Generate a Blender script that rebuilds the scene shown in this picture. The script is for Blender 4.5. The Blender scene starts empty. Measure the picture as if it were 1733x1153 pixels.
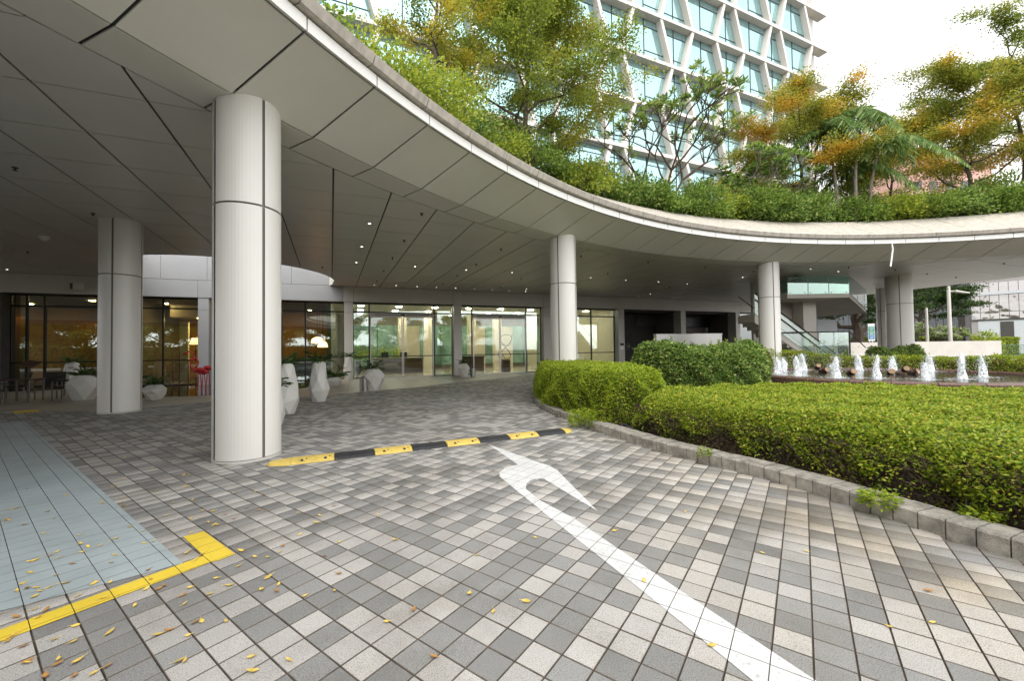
import bpy, math, random
import numpy as np
from mathutils import Matrix, Vector
R = math.radians
random.seed(7); NR = np.random.default_rng(7)
SC = bpy.context.scene
COL = SC.collection

# ---------------------------------------------------------------- camera
FPX, CXP, CYP, CAMH = 681.42, 866.5, 576.5, 1.5
PITCH, ROLL = 0.0222866, -0.0138527
_f = np.array([0, math.cos(PITCH), math.sin(PITCH)]); _u = np.array([0, -math.sin(PITCH), math.cos(PITCH)]); _r = np.array([1., 0, 0])
_r2 = math.cos(ROLL)*_r + math.sin(ROLL)*_u; _u2 = -math.sin(ROLL)*_r + math.cos(ROLL)*_u
cam_d = bpy.data.cameras.new('camera'); cam = bpy.data.objects.new('camera', cam_d); COL.objects.link(cam)
cam.matrix_world = Matrix(((_r2[0], _u2[0], -_f[0], 0), (_r2[1], _u2[1], -_f[1], 0), (_r2[2], _u2[2], -_f[2], CAMH), (0, 0, 0, 1)))
cam_d.sensor_width = 36; cam_d.lens = FPX/1733*36; cam_d.clip_start = 0.05; cam_d.clip_end = 3000
SC.camera = cam
# ---------------------------------------------------------------- sky, sun, exposure (bright overcast day)
w = bpy.data.worlds.new('World'); SC.world = w; w.use_nodes = True
nt = w.node_tree; nt.nodes.clear()
sky = nt.nodes.new('ShaderNodeTexSky'); sky.sky_type = 'NISHITA'; sky.sun_disc = False
sky.sun_elevation = R(58); sky.sun_rotation = R(150); sky.dust_density = 1.0; sky.air_density = 1.0
hs = nt.nodes.new('ShaderNodeHueSaturation'); hs.inputs['Saturation'].default_value = 0.05
bg = nt.nodes.new('ShaderNodeBackground'); bg.inputs['Strength'].default_value = 0.15
wo = nt.nodes.new('ShaderNodeOutputWorld')
nt.links.new(sky.outputs[0], hs.inputs['Color']); nt.links.new(hs.outputs[0], bg.inputs[0]); nt.links.new(bg.outputs[0], wo.inputs[0])
sun_d = bpy.data.lights.new('sun', 'SUN'); sun_d.energy = 0.6; sun_d.angle = R(40); sun_d.color = (1.0, .955, .89)
sun = bpy.data.objects.new('sun', sun_d); COL.objects.link(sun)
sun.rotation_euler = (R(32), 0, R(150-180)); sun.location = (0, 0, 60)
SC.view_settings.view_transform = 'Standard'; SC.view_settings.look = 'None'; SC.view_settings.gamma = 1; SC.view_settings.use_curve_mapping = False
SC.view_settings.exposure = 1.68
SC.cycles.use_denoising = True; SC.cycles.max_bounces = 10; SC.cycles.diffuse_bounces = 5; SC.cycles.glossy_bounces = 4
SC.cycles.transparent_max_bounces = 16; SC.cycles.sample_clamp_indirect = 4.0; SC.cycles.caustics_reflective = False; SC.cycles.caustics_refractive = False

# ---------------------------------------------------------------- surveying helpers (photograph pixel -> place)
def ray(px, py):
    return _r2*((px-CXP)/FPX) - _u2*((py-CYP)/FPX) + _f
def G(px, py, z=0.0):            # where a sight line meets the level z
    d = ray(px, py); t = (z-CAMH)/d[2]; return np.array([d[0]*t, d[1]*t, z])
def Dp(px, py, Y):               # point of a sight line at distance Y ahead
    d = ray(px, py); t = Y/d[1]; return np.array([d[0]*t, Y, CAMH+d[2]*t])
# ---------------------------------------------------------------- materials
MATS = {}
def _new(name):
    m = bpy.data.materials.new(name); m.use_nodes = True; MATS[name] = m
    n = m.node_tree.nodes; b = n['Principled BSDF']; return m, n, m.node_tree.links, b
def ramp(n, stops, interp='LINEAR'):
    r = n.new('ShaderNodeValToRGB'); cr = r.color_ramp; cr.interpolation = interp
    while len(cr.elements) < len(stops): cr.elements.new(0.5)
    for e, (p, c) in zip(cr.elements, stops): e.position = p; e.color = (*c, 1)
    return r
def M(name, col, rough=.5, metal=0., var=.0, scale=3., bump=0., bscale=60., spec=.5, stretch=(1, 1, 1), emit=None, es=1.):
    m, n, L, b = _new(name)
    b.inputs['Roughness'].default_value = rough; b.inputs['Metallic'].default_value = metal; b.inputs['Specular IOR Level'].default_value = spec
    b.inputs['Base Color'].default_value = (*col, 1)
    if var or bump:
        g = n.new('ShaderNodeNewGeometry'); mp = n.new('ShaderNodeMapping'); mp.inputs['Scale'].default_value = stretch
        L.new(g.outputs['Position'], mp.inputs[0])
    if var:
        t = n.new('ShaderNodeTexNoise'); t.inputs['Scale'].default_value = scale; t.inputs['Detail'].default_value = 6; t.inputs['Roughness'].default_value = .65
        L.new(mp.outputs[0], t.inputs[0])
        r = ramp(n, [(.3, tuple(c*(1-var) for c in col)), (.7, tuple(min(1, c*(1+var)) for c in col))]); L.new(t.outputs['Fac'], r.inputs[0]); L.new(r.outputs[0], b.inputs['Base Color'])
    if bump:
        t2 = n.new('ShaderNodeTexNoise'); t2.inputs['Scale'].default_value = bscale; t2.inputs['Detail'].default_value = 4; L.new(mp.outputs[0], t2.inputs[0])
        bp = n.new('ShaderNodeBump'); bp.inputs['Strength'].default_value = bump; bp.inputs['Distance'].default_value = .02
        L.new(t2.outputs['Fac'], bp.inputs['Height']); L.new(bp.outputs[0], b.inputs['Normal'])
    if emit: b.inputs['Emission Color'].default_value = (*emit, 1); b.inputs['Emission Strength'].default_value = es
    return m
def leafmat(name, stops, patch=None, transl=.5, rough=.45):
    """leaf: colour differs leaf by leaf; optional patches of another autumn colour"""
    m, n, L, b = _new(name)
    g = n.new('ShaderNodeNewGeometry'); r = ramp(n, stops); L.new(g.outputs['Random Per Island'], r.inputs[0]); c = r.outputs[0]
    if patch:
        pc, sc, lo, hi = patch
        t = n.new('ShaderNodeTexNoise'); t.inputs['Scale'].default_value = sc; t.inputs['Detail'].default_value = 3; L.new(g.outputs['Position'], t.inputs[0])
        mr = n.new('ShaderNodeMapRange'); mr.inputs[1].default_value = lo; mr.inputs[2].default_value = hi; L.new(t.outputs['Fac'], mr.inputs[0])
        mx = n.new('ShaderNodeMix'); mx.data_type = 'RGBA'; L.new(mr.outputs[0], mx.inputs[0]); L.new(c, mx.inputs[6]); mx.inputs[7].default_value = (*pc, 1); c = mx.outputs[2]
    L.new(c, b.inputs['Base Color']); b.inputs['Roughness'].default_value = rough; b.inputs['Specular IOR Level'].default_value = .35
    tr = n.new('ShaderNodeBsdfTranslucent'); L.new(c, tr.inputs[0]); ms = n.new('ShaderNodeMixShader'); ms.inputs[0].default_value = transl
    L.new(b.outputs[0], ms.inputs[1]); L.new(tr.outputs[0], ms.inputs[2]); L.new(ms.outputs[0], n['Material Output'].inputs[0])
    return m
def glassmat(name, tint=(.80, .90, .86), refl=1.0, base=.06):
    m, n, L, b = _new(name); n.remove(b)
    tr = n.new('ShaderNodeBsdfTransparent'); tr.inputs[0].default_value = (*tint, 1)
    gl = n.new('ShaderNodeBsdfGlossy'); gl.inputs['Roughness'].default_value = 0.0; gl.inputs[0].default_value = (.92, .97, .95, 1)
    fr = n.new('ShaderNodeFresnel'); fr.inputs[0].default_value = 1.52
    ma = n.new('ShaderNodeMath'); ma.operation = 'MULTIPLY_ADD'; ma.use_clamp = True; ma.inputs[1].default_value = refl; ma.inputs[2].default_value = base
    L.new(fr.outputs[0], ma.inputs[0]); ms = n.new('ShaderNodeMixShader'); L.new(ma.outputs[0], ms.inputs[0]); L.new(tr.outputs[0], ms.inputs[1]); L.new(gl.outputs[0], ms.inputs[2])
    L.new(ms.outputs[0], n['Material Output'].inputs[0]); return m
def pavermat():
    m, n, L, b = _new('paver_granite')
    g = n.new('ShaderNodeNewGeometry'); a = n.new('ShaderNodeAttribute'); a.attribute_name = 'tone'
    r = ramp(n, [(0, (.20, .198, .19)), (.46, (.27, .267, .258)), (.54, (.37, .355, .335)), (1, (.46, .44, .41))]); L.new(a.outputs['Fac'], r.inputs[0])
    sp = n.new('ShaderNodeTexNoise'); sp.inputs['Scale'].default_value = 190; sp.inputs['Detail'].default_value = 2; L.new(g.outputs['Position'], sp.inputs[0])
    rs = ramp(n, [(.36, (.45, .45, .45)), (.5, (1, 1, 1)), (.66, (1.0, 1.0, 1.0))]); L.new(sp.outputs['Fac'], rs.inputs[0])
    mx = n.new('ShaderNodeMix'); mx.data_type = 'RGBA'; mx.blend_type = 'MULTIPLY'; mx.inputs[0].default_value = .95; L.new(r.outputs[0], mx.inputs[6]); L.new(rs.outputs[0], mx.inputs[7])
    # rain-washed warm stains near the planted island, tyre grime elsewhere
    st = n.new('ShaderNodeTexNoise'); st.inputs['Scale'].default_value = 1.3; st.inputs['Detail'].default_value = 5; L.new(g.outputs['Position'], st.inputs[0])
    sr = ramp(n, [(.40, (0, 0, 0)), (.68, (1, 1, 1))]); L.new(st.outputs['Fac'], sr.inputs[0])
    sx = n.new('ShaderNodeSeparateXYZ'); L.new(g.outputs['Position'], sx.inputs[0])
    mr = n.new('ShaderNodeMapRange'); mr.inputs[1].default_value = .6; mr.inputs[2].default_value = 3.0; L.new(sx.outputs[0], mr.inputs[0])
    mu = n.new('ShaderNodeMath'); mu.operation = 'MULTIPLY'; L.new(sr.outputs[0], mu.inputs[0]); L.new(mr.outputs[0], mu.inputs[1])
    m2 = n.new('ShaderNodeMix'); m2.data_type = 'RGBA'; m2.blend_type = 'MULTIPLY'; L.new(mu.outputs[0], m2.inputs[0]); L.new(mx.outputs[2], m2.inputs[6]); m2.inputs[7].default_value = (1.0, .90, .74, 1)
    gr = n.new('ShaderNodeTexNoise'); gr.inputs['Scale'].default_value = .45; gr.inputs['Detail'].default_value = 8; gr.inputs['Roughness'].default_value = .7; L.new(g.outputs['Position'], gr.inputs[0])
    gg = ramp(n, [(.34, (.60, .57, .53)), (.52, (1, 1, 1))]); L.new(gr.outputs['Fac'], gg.inputs[0])
    m3 = n.new('ShaderNodeMix'); m3.data_type = 'RGBA'; m3.blend_type = 'MULTIPLY'; m3.inputs[0].default_value = .8; L.new(m2.outputs[2], m3.inputs[6]); L.new(gg.outputs[0], m3.inputs[7])
    L.new(m3.outputs[2], b.inputs['Base Color']); b.inputs['Roughness'].default_value = .62; b.inputs['Specular IOR Level'].default_value = .4
    bp = n.new('ShaderNodeBump'); bp.inputs['Strength'].default_value = .25; bp.inputs['Distance'].default_value = .004; L.new(sp.outputs['Fac'], bp.inputs['Height']); L.new(bp.outputs[0], b.inputs['Normal'])
    return m
def paintmat(name, col, wear=.5, lo=.36, hi=.46):
    """road paint, scuffed through to the stone in spots"""
    m, n, L, b = _new(name)
    g = n.new('ShaderNodeNewGeometry'); t = n.new('ShaderNodeTexNoise'); t.inputs['Scale'].default_value = 38; t.inputs['Detail'].default_value = 8; t.inputs['Roughness'].default_value = .7; L.new(g.outputs['Position'], t.inputs[0])
    r = ramp(n, [(lo, tuple(.45*c+.55*.25 for c in col)), (hi, col)]); L.new(t.outputs['Fac'], r.inputs[0])
    t2 = n.new('ShaderNodeTexNoise'); t2.inputs['Scale'].default_value = 2.2; t2.inputs['Detail'].default_value = 5; L.new(g.outputs['Position'], t2.inputs[0])
    r2 = ramp(n, [(.3, (1-wear*.5,)*3), (.6, (1, 1, 1))]); L.new(t2.outputs['Fac'], r2.inputs[0])
    mx = n.new('ShaderNodeMix'); mx.data_type = 'RGBA'; mx.blend_type = 'MULTIPLY'; mx.inputs[0].default_value = 1; L.new(r.outputs[0], mx.inputs[6]); L.new(r2.outputs[0], mx.inputs[7])
    L.new(mx.outputs[2], b.inputs['Base Color']); b.inputs['Roughness'].default_value = .6
    bp = n.new('ShaderNodeBump'); bp.inputs['Strength'].default_value = .2; bp.inputs['Distance'].default_value = .004; L.new(t.outputs['Fac'], bp.inputs['Height']); L.new(bp.outputs[0], b.inputs['Normal'])
    return m
pavermat()
def paver_far():
    m, n, L, b = _new('paver_far'); g = n.new('ShaderNodeNewGeometry'); mp = n.new('ShaderNodeMapping'); mp.inputs['Rotation'].default_value = (0, 0, R(35.8)); mp.inputs['Scale'].default_value = (6.013, 6.013, 0); L.new(g.outputs['Position'], mp.inputs[0])
    fl = n.new('ShaderNodeVectorMath'); fl.operation = 'FLOOR'; L.new(mp.outputs[0], fl.inputs[0]); wn = n.new('ShaderNodeTexWhiteNoise'); L.new(fl.outputs[0], wn.inputs[0])
    r = ramp(n, [(0, (.19, .19, .18)), (.49, (.24, .24, .23)), (.51, (.35, .335, .315)), (1, (.44, .42, .39))]); L.new(wn.outputs['Value'], r.inputs[0]); L.new(r.outputs[0], b.inputs['Base Color']); b.inputs['Roughness'].default_value = .65
paver_far()
paintmat('paint_white', (.60, .60, .59), .35, .37, .45); paintmat('paint_yellow', (.70, .51, .04), .35, .33, .42); paintmat('paint_grey', (.335, .385, .395), .35, .30, .40)
M('joint', (.115, .095, .075), .95, var=.4, scale=9)
M('asphalt', (.055, .055, .057), .85, var=.25, scale=4, bump=.3)
M('apron', (.30, .27, .225), .45, var=.12, scale=2.5)
M('grass', (.075, .12, .025), .9, var=.4, scale=6, bump=.6, bscale=25)
M('soil', (.055, .04, .028), .95, var=.5, scale=12, bump=.8, bscale=30)
M('kerb', (.27, .25, .215), .85, var=.5, scale=9, bump=.6, bscale=110)
M('panel', (.62, .595, .55), .36, var=.045, scale=.9)
M('fascia', (.76, .735, .66), .42, var=.04, scale=.8)  # fascia palest, strip between, flat panels darkest: shade by tilt put into colour
M('strip', (.66, .635, .58), .4, var=.04, scale=.8)
M('trim_white', (.74, .73, .69), .4, var=.05, scale=3)
M('coping', (.44, .40, .345), .8, var=.26, scale=4, stretch=(2, 2, .4), bump=.08, bscale=40)
M('gap', (.085, .082, .077), .8)
M('column_joint', (.20, .185, .165), .7)
M('column', (.66, .635, .59), .36, var=.03, scale=1.4, stretch=(1, 1, .3))
M('band', (.56, .53, .48), .42, var=.05, scale=.8)
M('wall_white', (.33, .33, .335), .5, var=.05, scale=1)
M('pillar', (.54, .515, .47), .45, var=.05, scale=1)
M('black_metal', (.012, .012, .013), .35, metal=.3)
M('steel', (.34, .33, .31), .36, metal=1., var=.08, scale=30, stretch=(1, 1, .1))
M('chrome', (.30, .29, .28), .3, metal=1.)
M('rubber_black', (.022, .023, .025), .55, bump=.4, bscale=120, var=.3, scale=12)
M('rubber_yellow', (.60, .44, .10), .55, bump=.4, bscale=120, var=.18, scale=9)
M('planter', (.57, .555, .51), .55, var=.07, scale=4, bump=.1, bscale=60)
M('bark', (.085, .062, .044), .9, var=.4, scale=14, bump=.7, bscale=40, stretch=(1, 1, .3))
M('bark_pale', (.20, .17, .135), .9, var=.35, scale=14, bump=.6, bscale=40, stretch=(1, 1, .3))
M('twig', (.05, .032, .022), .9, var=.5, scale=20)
M('water', (.03, .032, .028), .04, spec=.6, bump=.55, bscale=7)
M('pool', (.008, .008, .008), .02, spec=.6)
M('granite_brown', (.12, .07, .055), .25, var=.35, scale=20)
M('wood_pale', (.26, .16, .085), .7, var=.2, scale=10)
M('wood_dark', (.05, .025, .015), .6, var=.3, scale=10)
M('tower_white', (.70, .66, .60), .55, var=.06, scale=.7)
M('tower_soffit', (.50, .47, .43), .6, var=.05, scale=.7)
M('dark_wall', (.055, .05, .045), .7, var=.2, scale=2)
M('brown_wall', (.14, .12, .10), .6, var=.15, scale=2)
M('orange_wall', (.40, .18, .055), .6, var=.12, scale=1.2)
M('cream', (.58, .52, .41), .5, var=.06, scale=2)
M('tile', (.46, .40, .30), .12, var=.08, scale=3)
M('teal_glass', (.17, .27, .23), .1, var=.5, scale=1.1, stretch=(1, 1, .5))
M('wicker', (.018, .014, .012), .6)
M('red_paint', (.45, .012, .02), .35)
M('lamp_shade', (.7, .40, .18), .7, emit=(1, .55, .22), es=1.2)
M('lamp_warm', (1, .85, .6), .5, emit=(1, .86, .66), es=48)
M('lamp_amber', (1, .7, .4), .5, emit=(1, .60, .24), es=40)
M('lamp_cove', (1, .8, .45), .5, emit=(1, .66, .26), es=9)
M('downlight', (1, 1, 1), .5, emit=(1, .93, .8), es=2.8)
M('sprinkler', (.06, .05, .045), .5)
M('sign_green', (.012, .20, .13), .5); M('sign_blue', (.03, .15, .34), .5); M('sign_white', (.75, .75, .75), .5)
M('dark_glass', (.018, .024, .034), .06, spec=.8, var=.3, scale=.3)
M('white_cable', (.8, .8, .78), .5)
M('far_white', (.50, .52, .55), .6, var=.05)
M('far_grey', (.30, .28, .275), .6, var=.08, scale=.4)
M('far_pink', (.62, .36, .30), .7, var=.08, scale=.4)
M('concrete', (.50, .46, .41), .7, var=.08, scale=.9)
M('leaf_litter', (.60, .42, .08), .6, var=.45, scale=30)
M('leaf_brown', (.34, .17, .05), .7, var=.35, scale=30)
M('fence_green', (.05, .14, .09), .5)
M('stone_white', (.6, .58, .54), .7)
def mirror_windows():
    m, n, L, b = _new('mirror_glass'); b.inputs['Metallic'].default_value = .75; b.inputs['Roughness'].default_value = .04; b.inputs['Base Color'].default_value = (.34, .32, .31, 1)
    g = n.new('ShaderNodeNewGeometry'); t = n.new('ShaderNodeTexNoise'); t.inputs['Scale'].default_value = .5; L.new(g.outputs['Position'], t.inputs[0])
    bp = n.new('ShaderNodeBump'); bp.inputs['Strength'].default_value = .5; bp.inputs['Distance'].default_value = .15; L.new(t.outputs['Fac'], bp.inputs['Height']); L.new(bp.outputs[0], b.inputs['Normal'])
mirror_windows()
def tower_glass():
    m, n, L, b = _new('tower_glass')
    g = n.new('ShaderNodeNewGeometry'); mp = n.new('ShaderNodeMapping'); mp.inputs['Scale'].default_value = (9, 9, .15); L.new(g.outputs['Position'], mp.inputs[0])
    t = n.new('ShaderNodeTexNoise'); t.inputs['Scale'].default_value = 1.; t.inputs['Detail'].default_value = 3; L.new(mp.outputs[0], t.inputs[0])
    r = ramp(n, [(.3, (.17, .30, .31)), (.7, (.30, .44, .44))]); L.new(t.outputs['Fac'], r.inputs[0]); L.new(r.outputs[0], b.inputs['Base Color'])
    b.inputs['Roughness'].default_value = .5
    gl = n.new('ShaderNodeBsdfGlossy'); gl.inputs['Roughness'].default_value = .015; gl.inputs[0].default_value = (.44, .68, .68, 1)
    ms = n.new('ShaderNodeMixShader'); ms.inputs[0].default_value = .5; L.new(b.outputs[0], ms.inputs[1]); L.new(gl.outputs[0], ms.inputs[2]); L.new(ms.outputs[0], n['Material Output'].inputs[0])
tower_glass()
def foam():
    m, n, L, b = _new('foam'); b.inputs['Base Color'].default_value = (.85, .88, .9, 1); b.inputs['Roughness'].default_value = .35
    b.inputs['Subsurface Weight'].default_value = .2
    g = n.new('ShaderNodeNewGeometry'); t = n.new('ShaderNodeTexNoise'); t.inputs['Scale'].default_value = 22; t.inputs['Detail'].default_value = 5; L.new(g.outputs['Position'], t.inputs[0])
    bp = n.new('ShaderNodeBump'); bp.inputs['Strength'].default_value = .5; bp.inputs['Distance'].default_value = .02; L.new(t.outputs['Fac'], bp.inputs['Height']); L.new(bp.outputs[0], b.inputs['Normal'])
    tr = n.new('ShaderNodeBsdfTransparent'); ms = n.new('ShaderNodeMixShader'); r = ramp(n, [(.36, (.1, .1, .1)), (.56, (.95, .95, .95))]); L.new(t.outputs['Fac'], r.inputs[0])
    L.new(r.outputs[0], ms.inputs[0]); L.new(tr.outputs[0], ms.inputs[1]); L.new(b.outputs[0], ms.inputs[2]); L.new(ms.outputs[0], n['Material Output'].inputs[0])
foam()
glassmat('glass', (.80, .89, .85), 1.1, .10); glassmat('glass_green', (.42, .66, .56), 1.0, .10); glassmat('glass_clear', (.86, .93, .90), .8, .03)
leafmat('hedge_leaf', [(0, (.08, .15, .012)), (.3, (.21, .32, .022)), (.7, (.40, .48, .04)), (.95, (.60, .58, .08)), (1, (.55, .34, .10))])
leafmat('hedge_leaf_bright', [(0, (.10, .18, .014)), (.4, (.27, .39, .028)), (.8, (.43, .50, .04)), (1, (.60, .57, .09))])
leafmat('bush_leaf', [(0, (.045, .10, .02)), (.4, (.14, .25, .05)), (.75, (.30, .41, .09)), (1, (.52, .56, .18))], rough=.3)
leafmat('plant_leaf', [(0, (.02, .05, .012)), (.6, (.06, .12, .03)), (1, (.16, .22, .07))], rough=.3)
leafmat('shrub_leaf', [(0, (.07, .14, .025)), (.5, (.18, .29, .05)), (1, (.35, .45, .09))], patch=((.26, .30, .04), .55, .55, .72))
leafmat('fern_leaf', [(0, (.15, .23, .03)), (.5, (.32, .40, .045)), (1, (.52, .54, .08))])
leafmat('tree_leaf', [(0, (.10, .15, .022)), (.5, (.23, .30, .04)), (1, (.42, .46, .075))], patch=((.46, .42, .06), .5, .5, .7))
leafmat('tree_gold', [(0, (.40, .34, .05)), (.4, (.66, .52, .06)), (1, (.85, .68, .10))], patch=((.36, .40, .06), .6, .45, .6))
leafmat('tree_mixed', [(0, (.13, .17, .022)), (.5, (.30, .33, .045)), (1, (.50, .46, .07))], patch=((.70, .44, .05), .5, .52, .63))
leafmat('frangipani_leaf', [(0, (.09, .15, .035)), (.5, (.20, .29, .065)), (1, (.38, .43, .12))], rough=.35)
leafmat('palm_leaf', [(0, (.08, .16, .04)), (.6, (.18, .30, .08)), (1, (.42, .48, .17))], rough=.3)
leafmat('blossom', [(0, (.35, .40, .22)), (.5, (.55, .56, .36)), (1, (.7, .68, .5))])
leafmat('dark_tree_leaf', [(0, (.018, .04, .01)), (.6, (.045, .085, .018)), (1, (.10, .16, .03))])
mat = lambda k: MATS[k]

# ---------------------------------------------------------------- mesh helpers
OFF = {}
def woff(o): return OFF.get(o.name, np.zeros(3)) if o is not None else np.zeros(3)
class MB:
    def __init__(s): s.v = []; s.f = []; s.m = []
    def add(s, vs, fs, mi=0):
        k = len(s.v); s.v.extend([tuple(map(float, q)) for q in vs]); s.f.extend([tuple(i+k for i in f) for f in fs]); s.m.extend([mi]*len(fs)); return s
    def hexa(s, b, t, mi=0):      # four bottom and four top points
        return s.add(list(b)+list(t), [(3, 2, 1, 0), (4, 5, 6, 7), (0, 1, 5, 4), (1, 2, 6, 5), (2, 3, 7, 6), (3, 0, 4, 7)], mi)
    def box(s, c, size, rz=0., mi=0, bev=0.):
        hx, hy, hz = size[0]/2, size[1]/2, size[2]/2; co, si = math.cos(rz), math.sin(rz)
        def P(x, y, z): return (c[0]+x*co-y*si, c[1]+x*si+y*co, c[2]+z)
        if bev:
            e = bev; rings = []
            for (ix, iz) in ((e, -hz), (0, -hz+e), (0, hz-e), (e, hz)):
                rings.append([P(-hx+ix, -hy+ix, iz), P(hx-ix, -hy+ix, iz), P(hx-ix, hy-ix, iz), P(-hx+ix, hy-ix, iz)])
            vs = sum(rings, []); fs = [(3, 2, 1, 0), (12, 13, 14, 15)]
            for r in range(3):
                for k in range(4): a = r*4+k; b_ = r*4+(k+1) % 4; fs.append((a, b_, b_+4, a+4))
            return s.add(vs, fs, mi)
        b = [P(-hx, -hy, -hz), P(hx, -hy, -hz), P(hx, hy, -hz), P(-hx, hy, -hz)]; t = [P(-hx, -hy, hz), P(hx, -hy, hz), P(hx, hy, hz), P(-hx, hy, hz)]
        return s.hexa(b, t, mi)
    def prism(s, poly, z0, z1, mi=0):
        n = len(poly); a = sum(poly[i][0]*poly[(i+1) % n][1]-poly[(i+1) % n][0]*poly[i][1] for i in range(n))
        if a < 0: poly = poly[::-1]
        vs = [(q[0], q[1], z0) for q in poly]+[(q[0], q[1], z1) for q in poly]
        return s.add(vs, [tuple(range(n-1, -1, -1)), tuple(range(n, 2*n))]+[(i, (i+1) % n, n+(i+1) % n, n+i) for i in range(n)], mi)
    def tube(s, pts, rad, n=6, mi=0, cap=True):
        pts = [np.array(q, float) for q in pts]; N = len(pts)
        rad = [rad]*N if not hasattr(rad, '__len__') else rad
        vs = []; up = np.array([.13, .07, 1.])
        for i, q in enumerate(pts):
            t = pts[min(i+1, N-1)]-pts[max(i-1, 0)]; t = t/(np.linalg.norm(t)+1e-9)
            a = np.cross(t, up if abs(t[2]) < .95 else np.array([1., .1, 0])); a /= np.linalg.norm(a)+1e-9; b = np.cross(t, a)
            for k in range(n): th = 2*math.pi*k/n; vs.append(q+rad[i]*(math.cos(th)*a+math.sin(th)*b))
        fs = [(i*n+k, i*n+(k+1) % n, (i+1)*n+(k+1) % n, (i+1)*n+k) for i in range(N-1) for k in range(n)]
        if cap: fs += [tuple(range(n-1, -1, -1)), tuple((N-1)*n+k for k in range(n))]
        return s.add(vs, fs, mi)
    def lathe(s, c, prof, n=16, mi=0, a0=0., a1=2*math.pi):
        full = abs(a1-a0-2*math.pi) < 1e-6; m_ = n if full else n+1; vs = []
        for r_, z in prof:
            for k in range(m_): th = a0+(a1-a0)*k/n; vs.append((c[0]+r_*math.cos(th), c[1]+r_*math.sin(th), c[2]+z))
        fs = []
        for i in range(len(prof)-1):
            for k in range(n): k2 = (k+1) % m_; fs.append((i*m_+k, i*m_+k2, (i+1)*m_+k2, (i+1)*m_+k))
        return s.add(vs, fs, mi)
    def build(s, name, mats, parent=None, smooth=False, loc=None):
        me = bpy.data.meshes.new(name)
        o_ = woff(parent) + (np.array(loc, float) if loc is not None else 0)
        v_ = np.array(s.v, float)-o_ if len(s.v) else np.zeros((0, 3))
        me.from_pydata(v_.tolist(), [], s.f)
        for m_ in (mats if isinstance(mats, (list, tuple)) else [mats]): me.materials.append(mat(m_))
        if any(s.m): me.polygons.foreach_set('material_index', s.m)
        if smooth: me.polygons.foreach_set('use_smooth', [True]*len(me.polygons))
        o = bpy.data.objects.new(name, me); COL.objects.link(o)
        if loc is not None: o.location = loc
        if parent is not None: o.parent = parent
        OFF[o.name] = o_; return o
def quads(name, V, mname, parent=None, kind=None, nper=4):
    """many loose faces (leaves) as one mesh, V = (N*nper, 3)"""
    V = np.asarray(V, np.float32)-woff(parent).astype(np.float32); n = len(V)//nper
    me = bpy.data.meshes.new(name); me.vertices.add(len(V)); me.vertices.foreach_set('co', V.ravel())
    me.loops.add(n*nper); me.loops.foreach_set('vertex_index', np.arange(n*nper, dtype=np.int32))
    me.polygons.add(n); me.polygons.foreach_set('loop_start', np.arange(0, n*nper, nper, dtype=np.int32)); me.polygons.foreach_set('loop_total', np.full(n, nper, np.int32))
    me.update(calc_edges=True); me.materials.append(mat(mname))
    o = bpy.data.objects.new(name, me); COL.objects.link(o)
    if parent is not None: o.parent = parent
    OFF[o.name] = woff(parent)
    if kind: o['kind'] = kind
    return o
def tag(o, label, cat, group=None):
    o['label'] = label; o['category'] = cat
    if group: o['group'] = group
    return o
def thing(name, label, cat, loc=(0, 0, 0), group=None):
    o = bpy.data.objects.new(name, None); COL.objects.link(o); o.location = loc; o.empty_display_size = .2
    OFF[o.name] = np.array(loc, float); return tag(o, label, cat, group)
def struct(o): o['kind'] = 'structure'; return o
def inst(src, name, loc, parent=None, rz=0., scale=None):
    o = bpy.data.objects.new(name, src if isinstance(src, bpy.types.Mesh) else src.data); COL.objects.link(o)
    o.location = np.array(loc, float)-woff(parent)
    o.rotation_euler = (0, 0, rz) if not hasattr(rz, '__len__') else rz
    if scale is not None: o.scale = scale
    if parent is not None: o.parent = parent
    return o
def unit(a): a = np.asarray(a, float); return a/(np.linalg.norm(a, axis=-1, keepdims=True)+1e-9)
def leaf_quads(P, A, L, W, flat=0.):
    """rhombic leaves at P along A, length L, half width W; flat pulls the faces level"""
    P = np.asarray(P, float); n = len(P); A = unit(A)
    nn = NR.normal(size=(n, 3)); nn[:, 2] += flat; B = unit(np.cross(A, nn))
    L = np.broadcast_to(np.asarray(L, float).reshape(-1, 1), (n, 1)); W = np.broadcast_to(np.asarray(W, float).reshape(-1, 1), (n, 1))
    V = np.empty((n, 4, 3)); V[:, 0] = P; V[:, 1] = P+A*L*.5+B*W; V[:, 2] = P+A*L; V[:, 3] = P+A*L*.5-B*W
    return V.reshape(-1, 3)
def clip(poly, p, nrm):
    out = []; n = len(poly)
    for i in range(n):
        a, b = poly[i], poly[(i+1) % n]; da = (a[0]-p[0])*nrm[0]+(a[1]-p[1])*nrm[1]; db = (b[0]-p[0])*nrm[0]+(b[1]-p[1])*nrm[1]
        if da >= 0: out.append(a)
        if (da >= 0) != (db >= 0): t = da/(da-db); out.append((a[0]+(b[0]-a[0])*t, a[1]+(b[1]-a[1])*t))
    return out
def area(p): return .5*abs(sum(p[i][0]*p[(i+1) % len(p)][1]-p[(i+1) % len(p)][0]*p[i][1] for i in range(len(p)))) if len(p) > 2 else 0
def inside(poly, X, Y):
    X = np.asarray(X); Y = np.asarray(Y); r = np.zeros(X.shape, bool); n = len(poly)
    for i in range(n):
        x0, y0 = poly[i][:2]; x1, y1 = poly[(i+1) % n][:2]
        c = ((y0 > Y) != (y1 > Y)); r ^= c & (X < (x1-x0)*(Y-y0)/((y1-y0) if y1 != y0 else 1e-9)+x0)
    return r
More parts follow.
